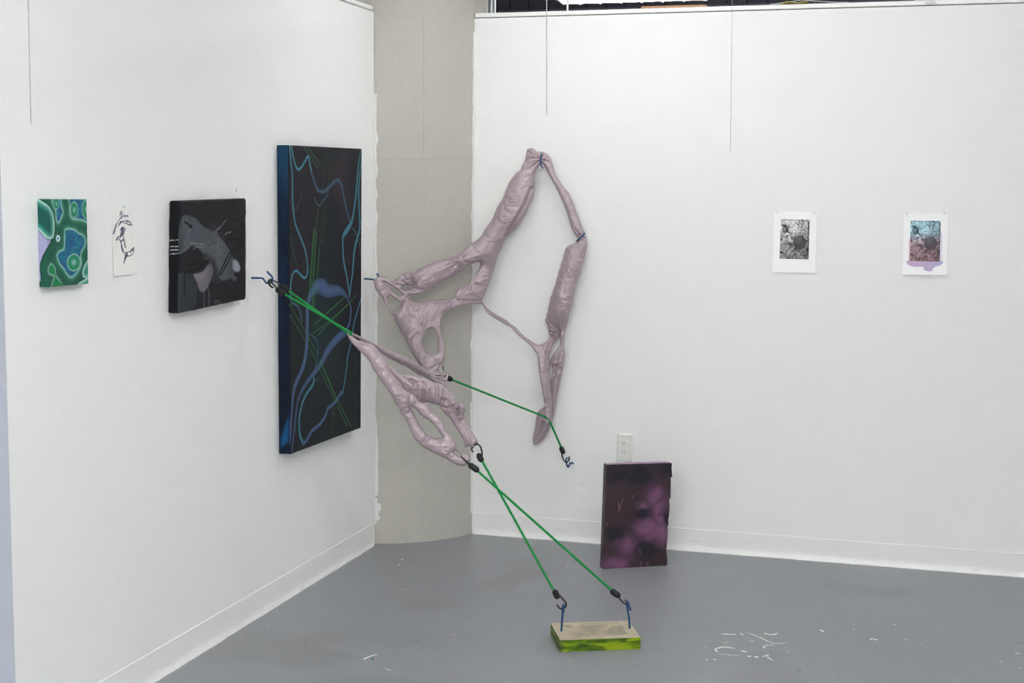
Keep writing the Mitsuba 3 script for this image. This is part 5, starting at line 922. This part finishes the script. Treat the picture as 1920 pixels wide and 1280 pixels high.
# ================================================================== bungee cords
CORDL = ['green bungee cord doubled back from the left wall hook through the sculpture tip', 'green bungee cord from the sculpture through the hanging tail to the right wall hook', 'green bungee cord from the narrow satin limb to the left hook of the block', 'green bungee cord from the ringed satin limb to the right hook of the block']
for D, lab in zip(CORDS, CORDL):
    t = thing('bungee_cord', lab, 'bungee cord')
    P = np.array(D['cord'], float)
    if len(P) > 4:   # straight runs, rounded only where the cord turns
        Q = [P[0]]
        for a, b in zip(P[:-1], P[1:]): Q += [a + (b - a) * s for s in (0.02, 0.5, 0.98)]
        P = np.array(Q + [P[-1]])
    else: P = np.array([P[0] + (P[-1] - P[0]) * s for s in np.linspace(0, 1, 12)])
    put('cord', mikit.ply(tube(P, 0.0044, 10), 'green_cord', smooth=True), t, 'green cord')
    for e in D['ends']:
        a, b = np.array(e['f'][0]), np.array(e['f'][1]); d = b - a; d /= np.linalg.norm(d); L = np.linalg.norm(b - a)
        rr = 0.0112; s = np.array([0, 0.02, 0.08, 0.5, 0.92, 0.98, 1.0]); prof = np.array([0.84, 0.94, 0.97, 1.0, 1.0, 0.96, 0.88]) * rr
        put('ferrule', mikit.ply(tube(a + d * L * s[:, None], prof, 14), 'black_plastic', smooth=45), t, 'black plastic ferrule')
        put('hook', mikit.ply(tube(spline(e['w'], 5), 0.0033, 10), 'black_wire', smooth=True), t, 'black wire hook')

# ================================================================== stuffed satin sculptures
t = thing('wall_soft_sculpture', 'stuffed mauve satin net sculpture hung as an open loop across the column and right wall', 'soft sculpture')
put('net', mikit.ply(pillow(NET, 0.0034, 0.8, 1, 1.35, 1.25), 'satin', smooth=True), t)
put('tail', mikit.ply(pillow(TAIL, 0.0038, 0.6, 2), 'satin', smooth=True), t)
t = thing('stretched_soft_sculpture', 'stuffed mauve satin limb sculpture stretched by green cords between left wall and block', 'soft sculpture')
put('limb', mikit.ply(pillow(LIMB, 0.0034, 0.85, 3, 0.6, 0.6), 'satin', smooth=True), t)
put('body', mikit.ply(pillow(BODY, 0.0034, 0.75, 4, 0.9, 0.45), 'satin', smooth=True), t)
def satin_rope(P, seed):
    S = spline(P, 8); m = tube(S[:, :3], S[:, 3], 22); v = m.vertices.copy(); r = np.repeat(S[:, 3], 22); k = (len(v) - len(r)) // 2
    r = np.concatenate([np.full(k, r[0]), r, np.full(k, r[-1])]); n = trimesh.Trimesh(v, m.faces, process=False).vertex_normals
    q = meshkit.fbm(v * [70, 70, 70], 2, seed) - 0.5; w = 1 - np.abs(2 * meshkit.noise(v * [95, 60, 150], seed + 4) - 1)
    return trimesh.Trimesh(v + n * (r * (0.5 * q - 0.22 * w ** 3))[:, None], m.faces, process=False)
for i, P in enumerate(STRAND): put('strand' if i == 0 else 'gathered_end', mikit.ply(satin_rope(P, 3 + i), 'satin', smooth=True), t)
kn = spline(KNOT, 6); put('knot', mikit.ply(tube(kn, 0.0085 + 0.0025 * np.sin(np.linspace(0, 14, len(kn))), 14), 'satin', smooth=True), t)

# ================================================================== things seen over the right wall
put('conduit_pipe', mikit.ply(tube([(0.2437, 0.62, 0.0), (0.2437, 0.62, 3.6)], 0.0235, 24), 'grey_metal', smooth=40), None, 'galvanised metal pipe rising beside the column behind the right wall', 'pipe')
put('wood_plank', mikit.ply(cbox(1.13, 1.42, 0.02, 0.10, 2.428, 2.441, 0.002), 'raw_wood'), None, 'small brown wood strip lying on top of the right wall under the light', 'plank')
put('wire_stem', mikit.ply(tube([(0.78, 0.07, 2.427), (0.78, 0.07, 2.62)], 0.005, 8), 'trim_paint'), None, 'thin white rod standing on top of the right wall in front of the light', 'rod')
gs = cbox(0, 0.30, 0.0, 0.10, 0, 0.004, 0.001)
t = thing('paper_pile', 'grey sheet and yellow paper lying on top of the right wall', 'paper')
g1 = box(1.70, 2.03, 0.0, 0.13, 2.4275, 2.4315)
for _ in range(4): g1 = g1.subdivide()
v = g1.vertices.copy(); v[:, 2] += 0.016 * np.clip(1 - np.abs(v[:, 0] - 1.84) / 0.17, 0, 1) ** 1.5; put('grey_sheet', mikit.ply(trimesh.Trimesh(v, g1.faces, process=False), 'grey_sheet'), t, 'grey folded sheet')
g2 = box(1.745, 1.86, -0.028, 0.05, 2.4277, 2.4292)
for _ in range(4): g2 = g2.subdivide()
v = g2.vertices.copy(); v[:, 2] += 0.008 * np.abs(np.sin((v[:, 0] - 1.745) * 42)) + 0.0; put('yellow_sheet', mikit.ply(trimesh.Trimesh(v, g2.faces, process=False), 'yellow_paper'), t, 'crumpled yellow paper')
t = thing('clamp_lamp', 'white clip gadget clamped over the top of the right wall at the far right', 'clamp')
put('body', mikit.ply(cbox(2.30, 2.40, -0.02, 0.06, 2.428, 2.47, 0.008), 'outlet_plastic'), t)
jaw = trimesh.creation.icosphere(3); v = jaw.vertices * [0.022, 0.008, 0.008] + [2.365, -0.022, 2.4165]; put('jaw', mikit.ply(trimesh.Trimesh(v, jaw.faces, process=False), 'outlet_plastic', smooth=True), t)
put('grip', mikit.ply(cbox(2.385, 2.42, -0.015, 0.05, 2.4285, 2.44, 0.003), 'black_plastic'), t, 'black grip')
